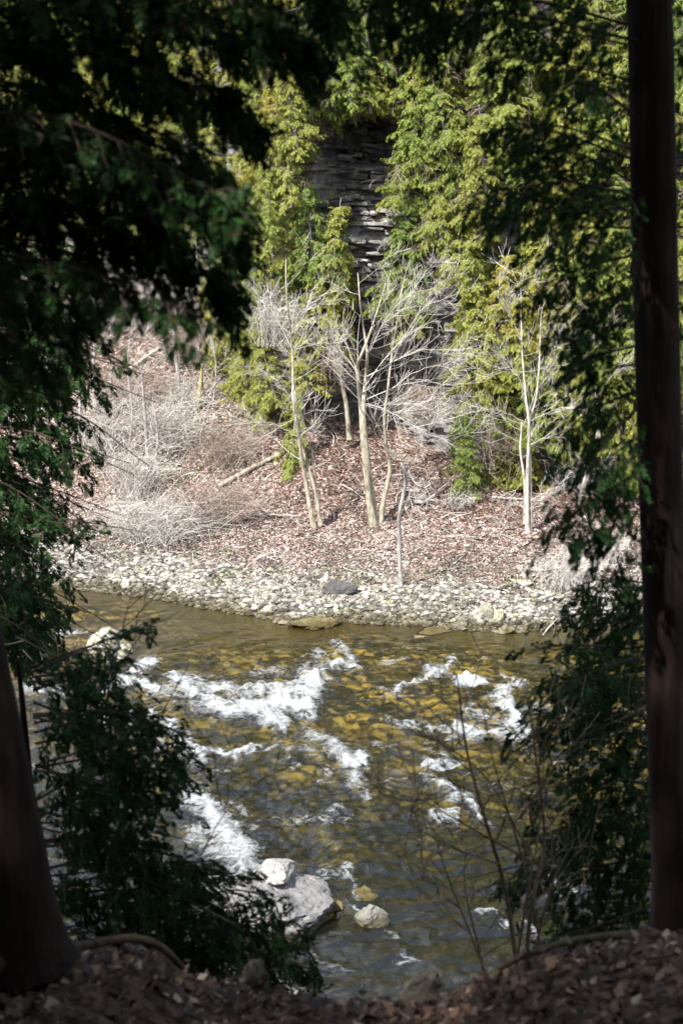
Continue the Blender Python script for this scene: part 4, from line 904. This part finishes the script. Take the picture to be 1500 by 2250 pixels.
# young cedar below the rim, lower left
YB = []
for k in range(50):
    t = (k + .5) / 50; ay = 2230 - 790 * t; L = (600 - 330 * t) * rt.uniform(.45, 1.05)
    YB.append(((95 - 25 * t, ay + rt.uniform(-40, 40)), (95 + L, ay + rt.uniform(-110, 130)), rt.uniform(.6, 1.1)))
YB += [((300, 2150), (735, 2140)), ((300, 2100), (690, 2060)), ((300, 2180), (640, 2190)), ((280, 2050), (640, 1990)), ((200, 1900), (430, 1720), .8), ((200, 1850), (450, 1650), .8), ((200, 1980), (560, 1930), .7), ((300, 2010), (575, 1905), .9), ((330, 2040), (630, 1965)), ((350, 2060), (665, 2020)), ((380, 2090), (695, 2085)), ((320, 2040), (540, 2040)), ((360, 2090), (610, 2100)), ((300, 1960), (470, 1900)), ((480, 2140), (720, 2120))]
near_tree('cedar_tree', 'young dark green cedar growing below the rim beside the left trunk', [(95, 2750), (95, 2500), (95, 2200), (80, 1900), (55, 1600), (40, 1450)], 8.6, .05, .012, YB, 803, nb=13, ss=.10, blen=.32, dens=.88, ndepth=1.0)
# cedar farther down the left side with hanging sprays
MBo = []
for k in range(66):
    ay = 600 + 900 * (k + .5) / 66; tx = (335 if ay < 1150 else 270) * rt.uniform(.35, 1.05); MBo.append(((-190, ay - rt.uniform(40, 160)), (tx, ay + rt.uniform(-30, 90)), .75))
near_tree('cedar_tree', 'cedar at middle left with drooping sprays over the beach', [(-170, 2500), (-180, 2000), (-185, 1500), (-190, 1000), (-195, 600), (-195, 380)], 13.5, .12, .03, MBo, 804, nb=9, ss=.14, blen=.42, dens=.95, ndepth=1.4)
# cedar below the rim on the right
RBo = []
for k in range(44):
    t = (k + .5) / 44; ay = 2060 - 800 * t; L = (415 - 190 * t) * rt.uniform(.35, 1.05); RBo.append(((1455, ay), (1415 - L, ay + rt.uniform(-30, 120)), .85))
RBo += [((1330, 1900), (1040, 1960), .7), ((1330, 1560), (1070, 1640), .8), ((1330, 1480), (1120, 1500), .8), ((1330, 1420), (1150, 1440), .7), ((1340, 1350), (1180, 1400), .7), ((1400, 1800), (1480, 1900)), ((1400, 1500), (1480, 1560), .6)]
near_tree('cedar_tree', 'young cedar below the rim beside the right trunk', [(1490, 2800), (1480, 2400), (1470, 2060), (1462, 1700), (1456, 1400), (1450, 1230)], 8.8, .06, .012, RBo, 805, nb=14, ss=.10, blen=.32, dens=.8, ndepth=.9)

# bare near shrubs
def near_shrub(label, stems, depth, seed, mat='twig_near', twigs=6):
    r = np.random.default_rng(seed); base = at(*stems[0][0][0], depth); root = empty('bare_shrub', base, label, 'shrub')
    for pl, r0 in stems:
        C = np.array([at(px, py, depth + r.uniform(-.15, .15)) for px, py in pl]) - base; P = spline(C, 16); rr = np.linspace(r0, r0 * .3, 16); mb = MB(); tube(mb, P, rr, 6)
        for k in range(twigs):
            i = r.integers(4, 15); tg = P[min(i + 1, 15)] - P[i - 1]; tg /= np.linalg.norm(tg); dv = tg + np.array([r.choice([-1, 1]) * r.uniform(.5, 1.1), r.normal(0, .4), 0])
            grow(mb, P[i], dv, r.uniform(.18, .55), rr[i] * .55, 1, r, .1, (2, 2, 1), wig=.05, spread=.7, minr=.0026)
        mb.build('stem', M[mat], root, True)
near_shrub('leafless shrub with slender tan stems below the rim at lower right', [([(1145, 2200), (1110, 1960), (1065, 1800), (1025, 1650), (1003, 1480)], .017), ([(1150, 2210), (1165, 2000), (1195, 1850), (1175, 1650), (1160, 1530)], .016), ([(1090, 2200), (1020, 2020), (985, 1930), (955, 1840)], .008), ([(1120, 2200), (1160, 1950), (1185, 1800), (1180, 1560)], .010), ([(1160, 2150), (1210, 1950), (1260, 1850)], .013), ([(1180, 1900), (1000, 1800), (900, 1740)], .008), ([(1165, 1880), (1060, 1700), (910, 1600)], .008),
            ([(1100, 1900), (990, 1860), (880, 1800)], .007), ([(1075, 2200), (1050, 2080), (1020, 1950), (1025, 1850)], .008), ([(1200, 2150), (1150, 1900), (1090, 1700), (1060, 1560)], .010), ([(1140, 1800), (1220, 1680), (1290, 1600)], .007)], 8.0, 901, 'twig_near', 8)
near_shrub('dark bare twigs rising above the young left cedar', [([(240, 1900), (300, 1680), (360, 1560), (415, 1460)], .007), ([(180, 1800), (230, 1560), (270, 1380), (290, 1300)], .006), ([(430, 1900), (500, 1780), (600, 1690)], .004)], 8.2, 902, 'twig_dark', 3)
near_shrub('pale dry twigs behind the left trunk', [([(150, 1800), (170, 1620), (220, 1480), (260, 1400)], .006), ([(120, 1750), (110, 1600), (95, 1480)], .005), ([(180, 1780), (230, 1640), (200, 1520)], .005), ([(240, 1780), (180, 1560), (150, 1430)], .005)], 10.0, 903, 'twig_near', 6)

# ------------------------------------------------------------------ forest on the near rim, standing behind the camera and shading it
rim_wood = [(-5.2, 1.5, 13), (-6.5, 5.2, 12), (-8.2, 1.2, 14), (-5.0, -3.0, 14), (-1.8, -4.6, 14), (1.6, -4.4, 14), (4.8, -2.6, 13), (5.6, 1.6, 13), (6.8, 5.2, 12), (-10.5, 4.5, 14), (-9.5, -3.5, 14), (-6.0, -7, 15), (-2.5, -8.5, 16), (1.5, -8.5, 16), (5.5, -7, 15),
            (8.6, -2, 14), (10, 4, 13), (-13.5, 1, 14), (-10, -9, 16), (-5, -13, 16), (0, -13, 16), (6, -12, 16), (-14, -6, 15), (12, 0, 14), (-14, 6, 13), (10, -9, 15)]
for k, (x, y, h) in enumerate(rim_wood):
    cedar((x, y, float(near_z(x, y)) - .1), h / 6, k * 1.7, k % 6, 'tall cedar of the wood on the near rim', 'cedars of the near rim wood', sxy=h / 6 * .85)
# crowns of the two framing trees spread overhead
for tr_, P_, lb in ((left_tree, LP, 0), (right_tree, RP, 1)):
    for q in range(3):
        o = link('crown', VAR[q + lb][2], tr_); e = P_[-1] - np.array(tr_.location); o.location = e + np.array([(q - 1) * .9, -.6 + .3 * q, -6.5 + q * .8]); o.scale = (1.6, 1.6, 1.2); o.rotation_euler = (0, 0, q * 2.0)
